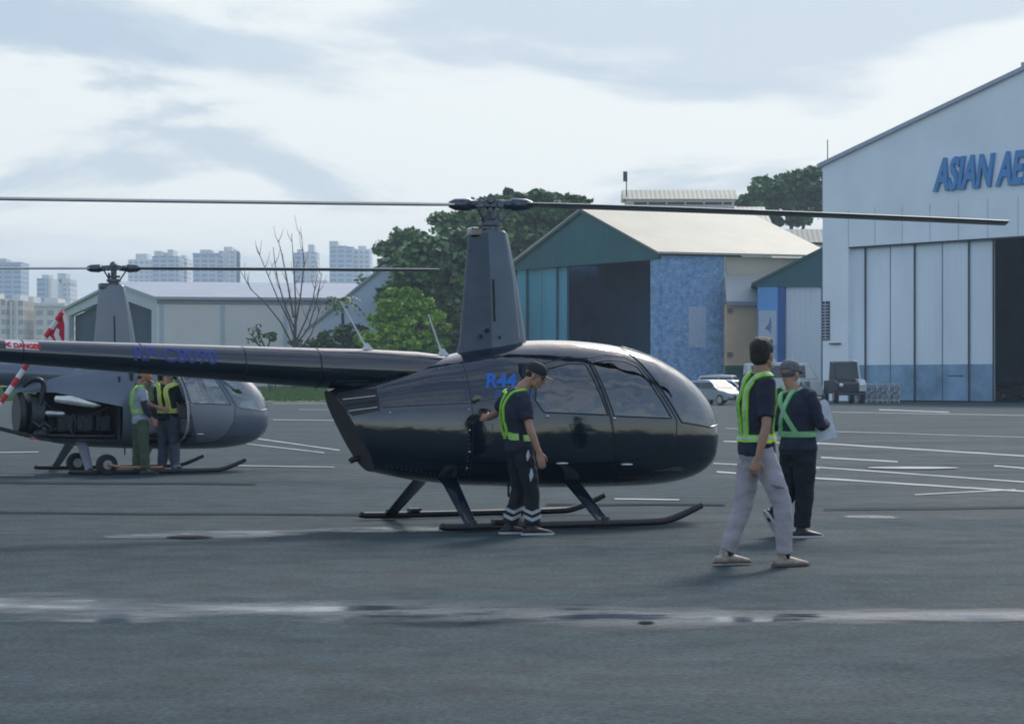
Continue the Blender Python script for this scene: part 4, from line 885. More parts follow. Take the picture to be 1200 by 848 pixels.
obj('wall_bracket', bm, steel, WH)
bm = bmesh.new(); tube(bm, [(.2, .3, EV), (.2, .3, EV+1.9)], .035, 8); tube(bm, [(.2, .3, EV-.1), (.2, .3, EV+.35)], .1, 8); obj('roof_antenna', bm, steel, WH)
me = text_mesh('ASIAN AER', 2.85, .10, .28, .10); tx = link_mesh(me, 'hangar_sign', None, M('sign_blue', (.07, .26, .56), .6))
ts = tsolve(1097, X0, D0, dx, dy); pw = WH.location+V(dx*ts, dy*ts, 0)+V(-.8, -.6, 0)*.13
tx.location = (pw.x, pw.y, H+(446-223)*pw.y/F); tx.rotation_euler = (R(90), 0, math.atan2(dy, dx)); tx.scale = (.63, 1.05, 1); tag(tx, 'slanted blue block letters mounted on the gable of the big pale hangar', 'sign')
# apron edge inside the doorway: a parked car in the dark
# green hangar, middle
Rc, La = (11.5, 185.0), (.21, 202.6); fd = (.54, -.84); sdv = (.93, .37)
GH = frame_empty('hangar', La, fd, 'hangar with dark green gable, teal doors and blue brick side', 'hangar'); W = 20.95; EV, AP, HD = 11.6, 15.56, 11.05
inv = Matrix.Rotation(-math.atan2(fd[1], fd[0]), 3, 'Z'); si = inv @ V(sdv[0], sdv[1], 0)        # side direction in this frame
green = corrugated('green_sheet', (.045, .14, .15), .5, .08, .6); teal = corrugated('teal_door_sheet', (.12, .38, .48), .45, .08, .6); cream = corrugated('cream_roof_sheet', (.50, .455, .35), .45, .07, .55, 'Y')
bm = bmesh.new(); prism(bm, [(-.3, -.06, HD), (W, -.06, HD), (W+.35, -.06, EV+.0), (W/2, -.06, AP), (-.35, -.06, EV)], (0, .35, 0)); obj('gable', bm, green, GH)
td = [tsolve(p, La[0], La[1], *fd) for p in (602, 613.6, 630.7, 648.9, 660.3, 762)]
L2 = 15.8
def sp(x, t, z): return V(x, 0, z)+si*t
bm = bmesh.new()
for (a, za), (b, zb) in ((((W/2), AP), (W+.5, EV-.15)), ((-.5, EV-.15), (W/2, AP))):
    q = [sp(a, -.25, za+.05), sp(b, -.25, zb+.05), sp(b, L2, zb+.05), sp(a, L2, za+.05)]
    vs = [bm.verts.new(p) for p in q]+[bm.verts.new(p+V(0, 0, .16)) for p in q]
    for f_ in ((0, 1, 2, 3), (7, 6, 5, 4), (0, 4, 5, 1), (1, 5, 6, 2), (2, 6, 7, 3), (3, 7, 4, 0)): bm.faces.new([vs[i] for i in f_])
obj('roof', bm, cream, GH)
bm = bmesh.new(); prism(bm, [(-.4, -.28, EV-.32), (W/2, -.28, AP-.16), (W+.5, -.28, EV-.32), (W+.5, -.28, EV-.1), (W/2, -.28, AP+.12), (-.4, -.28, EV-.1)], (0, .06, 0)); obj('barge_board', bm, M('green_trim', (.03, .09, .08), .6), GH)
for i in range(4):
    d = wbox('sliding_door', (td[i]+.05, .35+.12*(i % 2), .05), (td[i+1]-.05, .45+.12*(i % 2), HD+.1), teal, GH); wbox('door_edge', (td[i+1]-.10, .30+.12*(i % 2), .05), (td[i+1]+.02, .345+.12*(i % 2), HD), steel, d)
def brick(name, c1, c2, mortar, scale):
    m = bpy.data.materials.new(name); m.use_nodes = True; nt = m.node_tree; N = nt.nodes; L = nt.links; b = N['Principled BSDF']; b.inputs['Roughness'].default_value = .8
    tc = N.new('ShaderNodeTexCoord'); s = N.new('ShaderNodeSeparateXYZ'); c = N.new('ShaderNodeCombineXYZ'); a = N.new('ShaderNodeMath'); L.new(tc.outputs['Object'], s.inputs[0]); L.new(s.outputs[0], a.inputs[0]); L.new(s.outputs[1], a.inputs[1]); L.new(a.outputs[0], c.inputs[0]); L.new(s.outputs[2], c.inputs[1])
    br = N.new('ShaderNodeTexBrick'); br.inputs['Scale'].default_value = scale; br.inputs['Color1'].default_value = (*c1, 1); br.inputs['Color2'].default_value = (*c2, 1); br.inputs['Mortar'].default_value = (*mortar, 1); br.inputs['Mortar Size'].default_value = .03; L.new(c.outputs[0], br.inputs[0])
    n = N.new('ShaderNodeTexNoise'); n.inputs['Scale'].default_value = 1.8; n.inputs['Detail'].default_value = 9; L.new(c.outputs[0], n.inputs[0])
    r = N.new('ShaderNodeMapRange'); r.inputs[1].default_value = .35; r.inputs[2].default_value = .68; r.inputs[3].default_value = .8; r.inputs[4].default_value = 1.3; L.new(n.outputs[0], r.inputs[0])
    mx = N.new('ShaderNodeMix'); mx.data_type = 'RGBA'; mx.blend_type = 'MULTIPLY'; mx.inputs[0].default_value = 1; L.new(br.outputs[0], mx.inputs[6]); L.new(r.outputs[0], mx.inputs[7]); L.new(mx.outputs[2], b.inputs['Base Color']); return m
bbrick = brick('blue_painted_brick', (.14, .28, .50), (.30, .45, .64), (.20, .35, .55), 2.4)
wbox('pier', (td[5], 0, 0), (W, .5, HD), bbrick, GH)
def swall(name, t0, t1, z0, z1, mat, off=0, parent=GH, x=W, th=.3):
    bm = bmesh.new(); n_ = V(si.y, -si.x, 0); 
    a, b = sp(x, t0, 0)+n_*off, sp(x, t1, 0)+n_*off; prism(bm, [a+V(0, 0, z0), b+V(0, 0, z0), b+V(0, 0, z1), a+V(0, 0, z1)], -n_*th); return obj(name, bm, mat, parent)
creamw = M('cream_wall', (.66, .58, .46), .8, 0, .08, .6); tan = M('tan_wall', (.72, .50, .30), .8, 0, .08, .6); grn = M('green_dado', (.025, .09, .06), .8)
swall('side_wall', .35, 5.9, 0, EV-.2, bbrick, .0); swall('notice_board', 2.75, 4.3, 4.1, 7.35, M('board_pale', (.42, .50, .63), .7), .03, th=.028)
swall('side_wall_rear', 5.9, L2, 0, EV-.2, creamw, -.15); swall('downpipe', 5.85, 6.05, 0, EV-.2, M('pipe_white', (.5, .5, .5), .6, 0, .35, 1.5), .08, th=.07)
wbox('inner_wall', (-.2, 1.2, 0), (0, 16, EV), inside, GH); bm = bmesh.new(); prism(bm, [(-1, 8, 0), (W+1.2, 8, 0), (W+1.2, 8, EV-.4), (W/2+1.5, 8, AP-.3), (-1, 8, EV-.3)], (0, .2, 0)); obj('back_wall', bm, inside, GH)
bm = bmesh.new(); q = [sp(W, t, z)+V(si.y, -si.x, 0)*o for t, z, o in ((6.0, 9.95, -.1), (14.8, 9.95, -.1), (14.8, 7.75, 2.2), (5.0, 7.75, 2.2))]
vs = [bm.verts.new(p) for p in q]+[bm.verts.new(p-V(0, 0, .15)) for p in q]
for f_ in ((3, 2, 1, 0), (4, 5, 6, 7), (0, 1, 5, 4), (1, 2, 6, 5), (2, 3, 7, 6), (3, 0, 4, 7)): bm.faces.new([vs[i] for i in f_])
obj('lean_to_roof', bm, corrugated('pale_lean_roof', (.50, .50, .48), .3, .06, .6), GH)
swall('lean_to_fascia', 5.0, 14.8, 7.42, 7.72, M('fascia_grey', (.30, .33, .37), .6), 2.22, th=.06)
swall('lean_to_wall', 5.25, 14.8, 2.65, 7.5, tan, 1.7); swall('lean_to_dado', 5.25, 14.8, 0, 2.65, grn, 1.75)
for z in (7.0, 3.5): swall('pipe_joint', 5.3, 5.7, z-.15, z+.2, M('pipe_brown', (.25, .17, .12), .8), 1.95, th=.2)
# small green hangar tucked between
SH = frame_empty('hangar', (19.2, 182.0), (.995, -.10), 'smaller hangar with green gable and white doors between the larger two', 'hangar'); W2 = 17.0; EV2 = 9.0; AP2 = 13.4; HD2 = 8.75
bm = bmesh.new(); prism(bm, [(-.2, -.05, HD2), (W2+.2, -.05, HD2), (W2+.3, -.05, EV2), (W2/2, -.05, AP2), (-.3, -.05, EV2)], (0, .4, 0)); obj('gable', bm, M('dark_green_sheet', (.02, .10, .12), .6), SH)
bm = bmesh.new()
for a, b in (((-.5, EV2-.15), (W2/2, AP2)), ((W2/2, AP2), (W2+.5, EV2-.15))): prism(bm, [(a[0], -.35, a[1]), (b[0], -.35, b[1]), (b[0], -.35, b[1]+.2), (a[0], -.35, a[1]+.2)], (0, 14, 0))
obj('roof', bm, M('green_trim', (.03, .09, .08), .6), SH)
brb = M('bright_blue_wall', (.12, .32, .66), .7, 0, .08, .8); 
wbox('pier', (0, 0, 0), (1.55, .4, HD2), brb, SH); wbox('pier_return', (1.55, .05, 0), (2.15, .5, HD2), M('deep_blue_wall', (.03, .10, .30), .7), SH); wbox('side_wall', (0, .4, 0), (.3, 13, EV2), brb, SH)
bd = wbox('wall_poster', (.08, -.06, 4.2), (1.45, -.003, 6.9), M('poster_white', (.42, .48, .58), .6), SH)
bm = bmesh.new(); prism(bm, [(.55, -.075, 5.5), (.85, -.075, 5.9), (.98, -.075, 6.5), (1.05, -.075, 5.9), (1.0, -.075, 5.0), (.85, -.075, 5.35)], (0, .012, 0)); obj('poster_emblem', bm, M('emblem_blue', (.10, .18, .38), .6), bd)
wbox('wall_poster_lower', (.08, -.05, 1.6), (1.45, -.003, 4.1), M('poster_pale', (.26, .38, .60), .6), SH)
dm2 = corrugated('white_door_sheet', (.56, .64, .72), .4, .06, .6)
for k, (a, b) in enumerate(((2.2, 5.0), (5.05, 8.0), (8.05, 11.0), (11.05, 14.0), (14.05, 16.8))):
    d = wbox('sliding_door', (a, .25, .05), (b, .35, HD2+.1), dm2, SH); wbox('door_edge', (b-.06, .2, .05), (b+.03, .248, HD2), steel, d)
# long warehouse behind with roof monitor
def PX(px, D): return (px-600)*D/F
WR = empty('warehouse', (PX(700, 240), 240, 0), 0, 'long cream warehouse roof with a raised ridge vent behind the green hangar', 'warehouse'); WR.scale = (1, 1, 1.07)
x1 = PX(905, 240)-PX(700, 240); cr2 = corrugated('cream_sheet_far', (.50, .47, .38), .5, .06, .6)
wbox('wall', (0, 0, 0), (x1, 24, 15.2), creamw, WR)
bm = bmesh.new(); prism(bm, [(-.5, -1, 15.1), (-.5, 12, 18.9), (-.5, 25, 15.1)], (x1+1, 0, 0)); obj('roof', bm, cr2, WR)
a, b = PX(733, 252)-PX(700, 240), PX(858, 252)-PX(700, 240)
mo = wbox('roof_monitor', (a, 9.5, 18.0), (b, 14.5, 19.6), M('monitor_cream', (.48, .46, .42), .7), WR)
wbox('monitor_vent', (a+.8, 9.42, 18.95), (b-.3, 9.49, 19.2), steel, mo)
for k in range(5): wbox('vent_post', (a+2.2+2*k, 9.36, 18.9), (a+2.35+2*k, 9.41, 19.25), M('monitor_cream', (.48, .46, .42)), mo)
bm = bmesh.new(); prism(bm, [(a-.4, 9.2, 19.5), (a-.4, 12, 20.6), (a-.4, 14.8, 19.5)], (b-a+.8, 0, 0)); obj('monitor_roof', bm, cr2, mo)
bm = bmesh.new(); tube(bm, [(a, 10, 19.6), (a, 10, 22.2)], .06, 8); box(bm, (a-.35, 9.9, 21.3), (a+.1, 10.1, 22.3)); obj('roof_beacon', bm, steel, mo)
W3 = empty('warehouse', (PX(912, 228), 228, 0), 0, 'low cream warehouse roof showing beside the big pale hangar', 'warehouse')
wbox('wall', (0, 0, 0), (14, 14, 12.5), creamw, W3); bm = bmesh.new(); prism(bm, [(-.5, -.6, 12.4), (-.5, 7, 16.7), (-.5, 14.6, 12.4)], (15, 0, 0)); obj('roof', bm, cr2, W3); wbox('roof_gutter', (1.6, 3.8, 14.95), (14, 4.0, 15.2), steel, W3)
# grey hangar, left
GX, GD = PX(76, 226), 226.0; gd = (.42, -.907)
LH = frame_empty('hangar', (GX, GD), gd, 'wide grey hangar with pale side panels behind the grey helicopter', 'hangar')
gm = M('grey_gable', (.42, .47, .54), .7, 0, .06, .3); tw = tsolve(184, GX, GD, *gd)
zl = H+(446-363)*GD/F; Dr = GD+gd[1]*tw; zr = H+(446-349)*Dr/F; ta = tsolve(137, GX, GD, *gd); za = H+(446-333)*(GD+gd[1]*ta)/F
t1, t2 = tsolve(81, GX, GD, *gd), tsolve(177.5, GX, GD, *gd)
def zat(px, py): t = tsolve(px, GX, GD, *gd); return t, H+(446-py)*(GD+gd[1]*t)/F
o_ = [zat(81, 370), zat(112, 356), zat(150, 353), zat(177.5, 363)]
bm = bmesh.new()
prism(bm, [(0, 0, 0), (o_[0][0], 0, 0), (o_[0][0], 0, o_[0][1]), (0, 0, zl)], (0, .5, 0)); prism(bm, [(o_[3][0], 0, 0), (tw, 0, 0), (tw, 0, zr), (o_[3][0], 0, o_[3][1])], (0, .5, 0))
prism(bm, [(0, 0, zl), (o_[0][0], 0, o_[0][1]), (o_[1][0], 0, o_[1][1]), (ta, 0, (o_[1][1]+o_[2][1])/2+.1), (ta, 0, za)], (0, .5, 0)); prism(bm, [(tw, 0, zr), (ta, 0, za), (ta, 0, (o_[1][1]+o_[2][1])/2+.1), (o_[2][0], 0, o_[2][1]), (o_[3][0], 0, o_[3][1])], (0, .5, 0))
obj('gable', bm, gm, LH)
bm = bmesh.new(); prism(bm, [(o_[0][0], 0, 0), (o_[3][0], 0, 0), (o_[3][0], 0, o_[3][1]), (o_[2][0], 0, o_[2][1]), (o_[1][0], 0, o_[1][1]), (o_[0][0], 0, o_[0][1])], (0, .2, 0)); bmesh.ops.translate(bm, verts=bm.verts, vec=(0, .6, 0)); obj('door', bm, corrugated('dark_opening_sheet', (.035, .06, .095), 1.2, .15, .7, 'Z'), LH)  # dark slatted sheet fills the opening, its inner shade put into the colour
sl = 21.5; pan = M('pale_side_panel', (.66, .63, .63), .8, 0, .04, .3)
inv = Matrix.Rotation(-math.atan2(gd[1], gd[0]), 3, 'Z'); sg = inv @ V(.98, .20, 0)
def gp(x, t, z, o=0): return V(x, 0, z)+sg*t+V(sg.y, -sg.x, 0)*o
def gwall(name, t0, t1, z0, z1, mat, off=0, th=.2, parent=None):
    bm = bmesh.new(); n_ = V(sg.y, -sg.x, 0); a, b = gp(tw, t0, 0, off), gp(tw, t1, 0, off); prism(bm, [a+V(0, 0, z0), b+V(0, 0, z0), b+V(0, 0, z1), a+V(0, 0, z1)], -n_*th); return obj(name, bm, mat, parent or LH)
gwall('side_wall', 0, sl, 0, zr-.1, pan)
for t in (.2, 5.35, 10.7, 16.0, 21.3): gwall('wall_post', t, t+.32, 0, zr-.25, gm, .06, .055)
gwall('wall_rail', 0, sl, zr-.5, zr-.2, M('rail_grey', (.25, .28, .33), .7), .09, .085)
bm = bmesh.new()
for (xa, z0_), (xb, z1_) in (((tw+.4, zr-.15), (ta, za)), ((ta, za), (-.4, zl-.15))):
    q = [V(xa, 0, z0_)-sg*.3, V(xb, 0, z1_)-sg*.3, V(xb, 0, z1_)+sg*sl, V(xa, 0, z0_)+sg*sl]
    vs = [bm.verts.new(p+V(0, 0, .02)) for p in q]+[bm.verts.new(p+V(0, 0, .25)) for p in q]
    for f_ in ((0, 1, 2, 3), (7, 6, 5, 4), (0, 4, 5, 1), (1, 5, 6, 2), (2, 6, 7, 3), (3, 7, 4, 0)): bm.faces.new([vs[i] for i in f_])
obj('roof', bm, corrugated('grey_roof_sheet', (.36, .39, .45), .5, .06, .6, 'Y'), LH)
# steep pale roof right of it, and a low white shed
SR = empty('building', (PX(330, 200), 200, 0), 0, 'building with a steep pale blue roof half hidden by the big tree', 'building')
bm = bmesh.new(); w_ = 1
prism(bm, [(0, 0, 3.9), (PX(450, 200)-PX(330, 200), 0, H+(446-313)*200/F), (2*(PX(450, 200)-PX(330, 200)), 0, 3.9)], (0, .5, 0)); prism(bm, [(.6, .0, 3.9), (17.5, .0, 3.9), (17.5, 0, 0), (.6, 0, 0)], (0, .5, 0)); obj('gable', bm, M('pale_blue_sheet', (.50, .58, .72), .7, 0, .05, .4), SR)
bm = bmesh.new(); xr = PX(450, 200)-PX(330, 200); za_ = H+(446-313)*200/F
prism(bm, [(-.4, -.3, 3.6), (xr, -.3, za_), (xr, -.3, za_+.25), (-.4, -.3, 3.85)], (0, 20, 0)); prism(bm, [(xr, -.3, za_), (2*xr+.4, -.3, 3.6), (2*xr+.4, -.3, 3.85), (xr, -.3, za_+.25)], (0, 20, 0)); obj('roof', bm, M('grey_roof_edge', (.30, .32, .36), .7), SR)
LS = empty('shed', (PX(293, 200), 200, 0), 0, 'low white shed with dark flat roof behind the bare tree', 'shed')
wbox('wall', (0, 0, 0), (4.3, 5, 4.5), M('shed_white', (.40, .44, .52), .8), LS); wbox('roof', (-.3, -.3, 4.6), (4.6, 5.2, 4.85), steel, LS); wbox('roof_raised', (1.6, -.2, 4.86), (4.4, 4, 5.35), M('roof_bluegrey', (.35, .40, .48)), LS); wbox('window', (1.0, -.05, 2.2), (2.2, -.003, 3.2), steel, LS); wbox('door', (2.9, -.05, 0), (3.8, -.003, 2.1), gm, LS)
# ------------------------------------------------------------------ far city
def facade(name, wall, glassc, nx, nz, w_, h_, fr=.55):
    m = bpy.data.materials.new(name); m.use_nodes = True; nt = m.node_tree; N = nt.nodes; L = nt.links; b = N['Principled BSDF']; b.inputs['Roughness'].default_value = .5
    tc = N.new('ShaderNodeTexCoord'); s = N.new('ShaderNodeSeparateXYZ'); c = N.new('ShaderNodeCombineXYZ'); a = N.new('ShaderNodeMath'); L.new(tc.outputs['Object'], s.inputs[0]); L.new(s.outputs[0], a.inputs[0]); L.new(s.outputs[1], a.inputs[1]); L.new(a.outputs[0], c.inputs[0]); L.new(s.outputs[2], c.inputs[1])
    br = N.new('ShaderNodeTexBrick'); br.offset = 0; br.inputs['Scale'].default_value = 1; br.inputs['Brick Width'].default_value = w_/nx; br.inputs['Row Height'].default_value = h_/nz; br.inputs['Mortar Size'].default_value = min(w_/nx, h_/nz)*(1-fr)*.5; br.inputs['Mortar Smooth'].default_value = .2
    br.inputs['Color1'].default_value = (*glassc, 1); br.inputs['Color2'].default_value = (*[x*.8 for x in glassc], 1); br.inputs['Mortar'].default_value = (*wall, 1); L.new(c.outputs[0], br.inputs[0]); L.new(br.outputs[0], b.inputs['Base Color']); return m
CD = 1500.0
def tower(px0, px1, py, label, fm, depth=25, D=CD, extra=(), name='tower', crown=None, rz=0):
    x0, x1 = PX(px0, D), PX(px1, D); z = H+(446-py)*D/F
    r = empty(name, (x0, D, 0), rz, label, 'building', 'city towers on the skyline' if name == 'tower' else 'apartment blocks on the skyline')
    wbox('facade', (0, 0, 0), (x1-x0, depth, z), fm, r)
    for (a, b, za_, zb, m, nm) in extra: wbox(nm, (a*(x1-x0), -1.2, za_*z), (b*(x1-x0), depth*.8, zb*z), m, r)
    wbox('roof_house', ((x1-x0)*.25, depth*.2, z), ((x1-x0)*.7, depth*.8, z+(crown or 2.5)), MATS['city_white'], r); return r
cw = M('city_white', (.62, .60, .56), .7, 0, .05, .05); cg = M('city_grey', (.35, .40, .48), .6, 0, .05, .05)
f_blue = facade('facade_blue_glass', (.34, .42, .50), (.14, .22, .32), 5, 24, 30, 76); f_grey = facade('facade_grey', (.46, .50, .56), (.22, .28, .37), 8, 26, 40, 80)
f_cream = facade('facade_cream', (.60, .52, .38), (.26, .24, .22), 7, 14, 30, 52, .5); f_white = facade('facade_white', (.74, .72, .68), (.38, .42, .46), 4, 26, 14, 80, .5)
tower(-40, 24.5, 307, 'blue glass tower at the left edge of the skyline', f_blue, extra=((0, .99, .98, 1.0, cg, 'parapet'),))
tower(43, 60, 326, 'teal glass tower beside the one with white window frames', f_blue, extra=((.82, 1.02, .2, 1.0, cw, 'corner_fin'),), D=1460)
tower(60, 82, 327, 'tower with bold white window frames and dark glass', f_white, extra=((.42, .58, 0, 1, cw, 'corner_fin'), (.45, 1.04, .96, 1.0, cw, 'parapet')), crown=4)
tower(-40, 6, 350, 'cream apartment block cut off by the left picture edge', f_cream, D=900, name='apartment_block'); tower(6, 27, 352, 'cream apartment block with vertical window strips', f_cream, D=905, name='apartment_block', extra=((.3, .42, 0, .98, cw, 'wall_strip'), (.62, .74, 0, .98, cw, 'wall_strip')))
tower(27, 40, 354, 'narrow grey apartment block between two cream ones', f_grey, D=930, name='apartment_block'); tower(40, 76, 356, 'yellowish apartment block with a regular grid of windows', f_cream, D=910, name='apartment_block', extra=((0, 1.02, .97, 1.01, cw, 'parapet'),))
tower(150, 180, 304, 'pale tower left of the stepped skyline group', f_white, D=1520, crown=4); tower(178, 209, 300, 'blue grey tower in the middle of the stepped skyline group', f_grey, extra=((.1, .4, 1.0, 1.04, cw, 'stair_head'), (.6, .8, 1, 1.05, cw, 'stair_head')))
tower(208, 219, 303, 'slim cream tower right of the stepped skyline group', f_white, D=1530); tower(226, 255, 296.5, 'dark blue tower of the twin pair on the skyline', f_grey, extra=((0, 1.0, .985, 1.0, cg, 'parapet'),)); tower(256, 277, 294, 'pale striped tower of the twin pair on the skyline', f_white, D=1510, extra=((.35, .5, .1, 1.01, cw, 'wall_strip'), (.85, 1, .1, 1.01, cw, 'wall_strip')), crown=3)
tower(344, 357, 296, 'slim blue grey tower seen through the bare tree', f_grey, D=1520); tower(357, 371, 295, 'slim white tower seen through the bare tree', f_white, D=1515, extra=((.1, .3, 0, 1.0, cw, 'wall_strip'),), crown=5)
tower(364, 391, 331, 'low white block beside the tree on the skyline', f_white, D=1300, name='apartment_block', crown=1.5); tower(386, 414, 289, 'blue grey tower with round roof tank on the skyline', f_grey, extra=((.0, .35, 1, 1.04, cw, 'roof_tank'),), crown=1); tower(414, 434, 292, 'white tower nearest the big tree on the skyline', f_white, D=1510)
# ------------------------------------------------------------------ trees
def leafmat(name, a, b):
    m = M(name, a, .65, 0, 0, .35, col2=b, detail=3); return m
def leaves(name, cents, size, mat, parent):
    c = np.asarray(cents, float); k = len(c); n = np.random.normal(size=(k, 3)); n[:, 2] = np.abs(n[:, 2])+.5; n /= np.linalg.norm(n, axis=1)[:, None]
    t = np.cross(n, np.random.normal(size=(k, 3))); t /= np.linalg.norm(t, axis=1)[:, None]; b = np.cross(n, t); s = size*(.5+np.random.rand(k))[:, None]
    v = np.stack([c-t*s-b*s*.4, c+t*s*.1-b*s*.8, c+t*s+b*s*.2, c-t*s*.2+b*s*.9], 1).reshape(-1, 3)
    me = bpy.data.meshes.new(name); me.vertices.add(4*k); me.vertices.foreach_set('co', v.ravel()); me.loops.add(4*k); me.loops.foreach_set('vertex_index', np.arange(4*k)); me.polygons.add(k); me.polygons.foreach_set('loop_start', np.arange(k)*4); me.polygons.foreach_set('loop_total', np.full(k, 4)); me.update()
    return link_mesh(me, name, parent, mat)
def clumps(blobs, per, inner=.55):
    out = []
    for (cx, cy, cz, rx, ry, rz, k) in blobs:
        sub = int(k); cs = []
        for _ in range(sub):
            d = np.random.normal(size=3); d /= np.linalg.norm(d); rr = inner+(1-inner)*np.random.rand()**.6; cs.append((cx+d[0]*rx*rr, cy+d[1]*ry*rr, cz+d[2]*rz*rr, np.random.uniform(.12, .26)*min(rx, rz, 6)))
        for (x, y, z, r) in cs:
            p = np.random.normal(size=(per, 3))*np.array([1.2, 1.2, .55])*r; out.append(p+np.array([x, y, z]))
    return np.concatenate(out)
def tree(name, base, h, blobs, label, mat, per=40, size=.3, trunk_r=.4, limbs=6, group=None, bark=None):
    r = empty(name, base, 0, label, 'tree', group); leaves('crown', clumps(blobs, per), size, mat, r); bm = bmesh.new()
    tube(bm, [(0, 0, 0), (.2, 0, h*.3), (.1, 0, h*.55)], [trunk_r, trunk_r*.8, trunk_r*.6], 10, sub=3)
    for k in range(limbs):
        b = blobs[k % len(blobs)]; tube(bm, [(.1, 0, h*(.3+.04*k)), (b[0]*.5, b[1]*.5, (h*.4+b[2])/2), (b[0]*.95, b[1]*.95, b[2]+b[5]*.3)], [trunk_r*.5, trunk_r*.32, trunk_r*.1], 8, sub=3)
    obj('trunk', bm, bark or M('bark', (.07, .055, .045), .9, 0, .3, 3), r); return r
def pxb(px, py, rx, ry, D, X0, k, ryd=None):      # blob from a picture ellipse, with real depth
    s = D/F; return ((px-600)*s-X0, 0 if ryd is None else ryd, H-(py-446)*s, rx*s, rx*s*.8, ry*s, k)
dark_leaf = leafmat('leaf_dark', (.065, .13, .05), (.16, .26, .08)); mid_leaf = leafmat('leaf_mid', (.05, .10, .03), (.09, .16, .04)); lime_leaf = leafmat('leaf_bright', (.17, .32, .03), (.34, .50, .06))
D = 232; X0_ = PX(560, D)
B = [pxb(*a, D, X0_, n, yd) for *a, n, yd in ((505, 330, 55, 38, 46, 0), (480, 295, 35, 24, 26, 1), (520, 282, 42, 26, 34, -2), (560, 262, 45, 24, 38, 0), (600, 252, 52, 24, 40, 2), (645, 240, 34, 14, 24, 3), (620, 236, 26, 12, 16, 0), (660, 252, 38, 20, 24, 1), (590, 300, 70, 40, 60, 1), (540, 340, 60, 50, 60, -1), (470, 350, 40, 34, 34, -1), (600, 350, 60, 50, 50, 1), (455, 318, 22, 12, 12, 0), (600, 226, 8, 6, 4, 0), (500, 385, 70, 30, 40, -3), (640, 290, 40, 30, 24, 3))]
tree('rain_tree', (X0_, D, 0), 17, B, 'huge dark spreading tree behind the rotor mast of the black helicopter', dark_leaf, 150, .30, .9, 9)
D = 197; X0_ = PX(505, D)
B = [pxb(*a, D, X0_, n, yd) for *a, n, yd in ((478, 326, 32, 18, 26, 0), (505, 300, 34, 20, 32, 1), (462, 345, 20, 13, 14, 0), (530, 322, 34, 26, 36, 0), (500, 350, 40, 24, 30, 2), (545, 290, 26, 20, 24, 1), (550, 360, 34, 30, 30, 1), (520, 385, 40, 22, 24, 2))]
tree('rain_tree', (X0_, D, 0), 12, B, 'mid sized dark tree between the huge tree and the bright green one', dark_leaf, 130, .26, .5, 7)
D = 300; X0_ = PX(915, D)
B = [pxb(*a, D, X0_, n, yd) for *a, n, yd in ((905, 228, 30, 18, 34, 0), (885, 236, 22, 11, 16, 0), (935, 222, 30, 18, 34, 1), (955, 214, 24, 16, 20, 0), (890, 213, 9, 7, 6, 0), (930, 250, 45, 14, 26, 1), (975, 230, 30, 24, 16, 1))]
tree('tree', (X0_, D, 0), 22, B, 'dark tree rising behind the roofs left of the big pale hangar', dark_leaf, 150, .34, .8, 6)
D = 188; X0_ = PX(480, D)
B = [pxb(*a, D, X0_, n, yd) for *a, n, yd in ((466, 347, 14, 8, 14, 0), (482, 344, 14, 7, 12, 0), (468, 362, 24, 11, 22, -.5), (492, 362, 20, 12, 18, .5), (456, 378, 26, 12, 24, 0), (488, 382, 32, 14, 30, 0), (514, 376, 14, 12, 12, 1), (442, 392, 24, 13, 18, 0), (475, 403, 52, 16, 40, 0))]
tree('tree', (X0_, D, 0), 6, B, 'bright green young tree in front of the huge dark one', lime_leaf, 170, .21, .25, 6)
D = 192
for i, (px, py, rx, ry, lb, n) in enumerate(((380, 398, 22, 12, 'low dark bush by the foot of the steep pale roof', 16), (412, 394, 20, 15, 'rounded bush between the low dark bush and the bright tree', 16), (527, 400, 16, 15, 'bush at the right foot of the bright green tree', 12), (318, 396, 10, 6, 'small bush near the low white shed', 5), (352, 405, 18, 8, 'flat bush below the bare tree', 10))):
    X0_ = PX(px, D); B = [pxb(px, py, rx, ry, D, X0_, n, 0), pxb(px+3, py+18, rx, ry+4, D, X0_, n, 0)]
    r = empty('bush', (X0_, D, 0), 0, lb, 'bush', 'bushes by the apron edge'); leaves('foliage', clumps(B, 70), .17, mid_leaf if i in (0, 1, 2) else dark_leaf, r)
    bm = bmesh.new(); [tube(bm, [(.1*k, 0, 0), (.4*k-.4, 0, 2.2)], [.08, .03], 6) for k in range(3)]; obj('stem', bm, M('bark', (0, 0, 0)), r)
# palms beside the bright tree
def palm(px, py, D, label, n=13, fl=2.6, leanx=0):
    X = PX(px, D); z = H+(446-py)*D/F; r = empty('palm_tree', (X, D, 0), 0, label, 'palm tree', 'palm trees beside the huge dark tree'); bm = bmesh.new(); tube(bm, [(leanx, 0, 0), (leanx*.3, 0, z*.6), (0, 0, z)], [.22, .15, .12], 8, sub=3); obj('trunk', bm, M('bark', (0, 0, 0)), r)
    bm = bmesh.new()
    for k in range(n):
        a = 2*math.pi*k/n+random.uniform(-.2, .2); up = random.uniform(.1, .9); L_ = fl*random.uniform(.8, 1.1); pr_ = None
        for i in range(9):
            t = i/8; p = V(math.cos(a)*L_*t, math.sin(a)*L_*t, z+L_*(up*t-1.15*t*t)); 
            if pr_ is not None:
                for s in (-1, 1):
                    side_ = V(-math.sin(a), math.cos(a), 0)*s*.5*math.sin(math.pi*min(1, t+.12))
                    vs = [bm.verts.new(x) for x in (pr_, p, p+side_+V(0, 0, -.35*abs(side_.length)))]; bm.faces.new(vs)
            pr_ = p
    obj('frond', bm, dark_leaf, r)
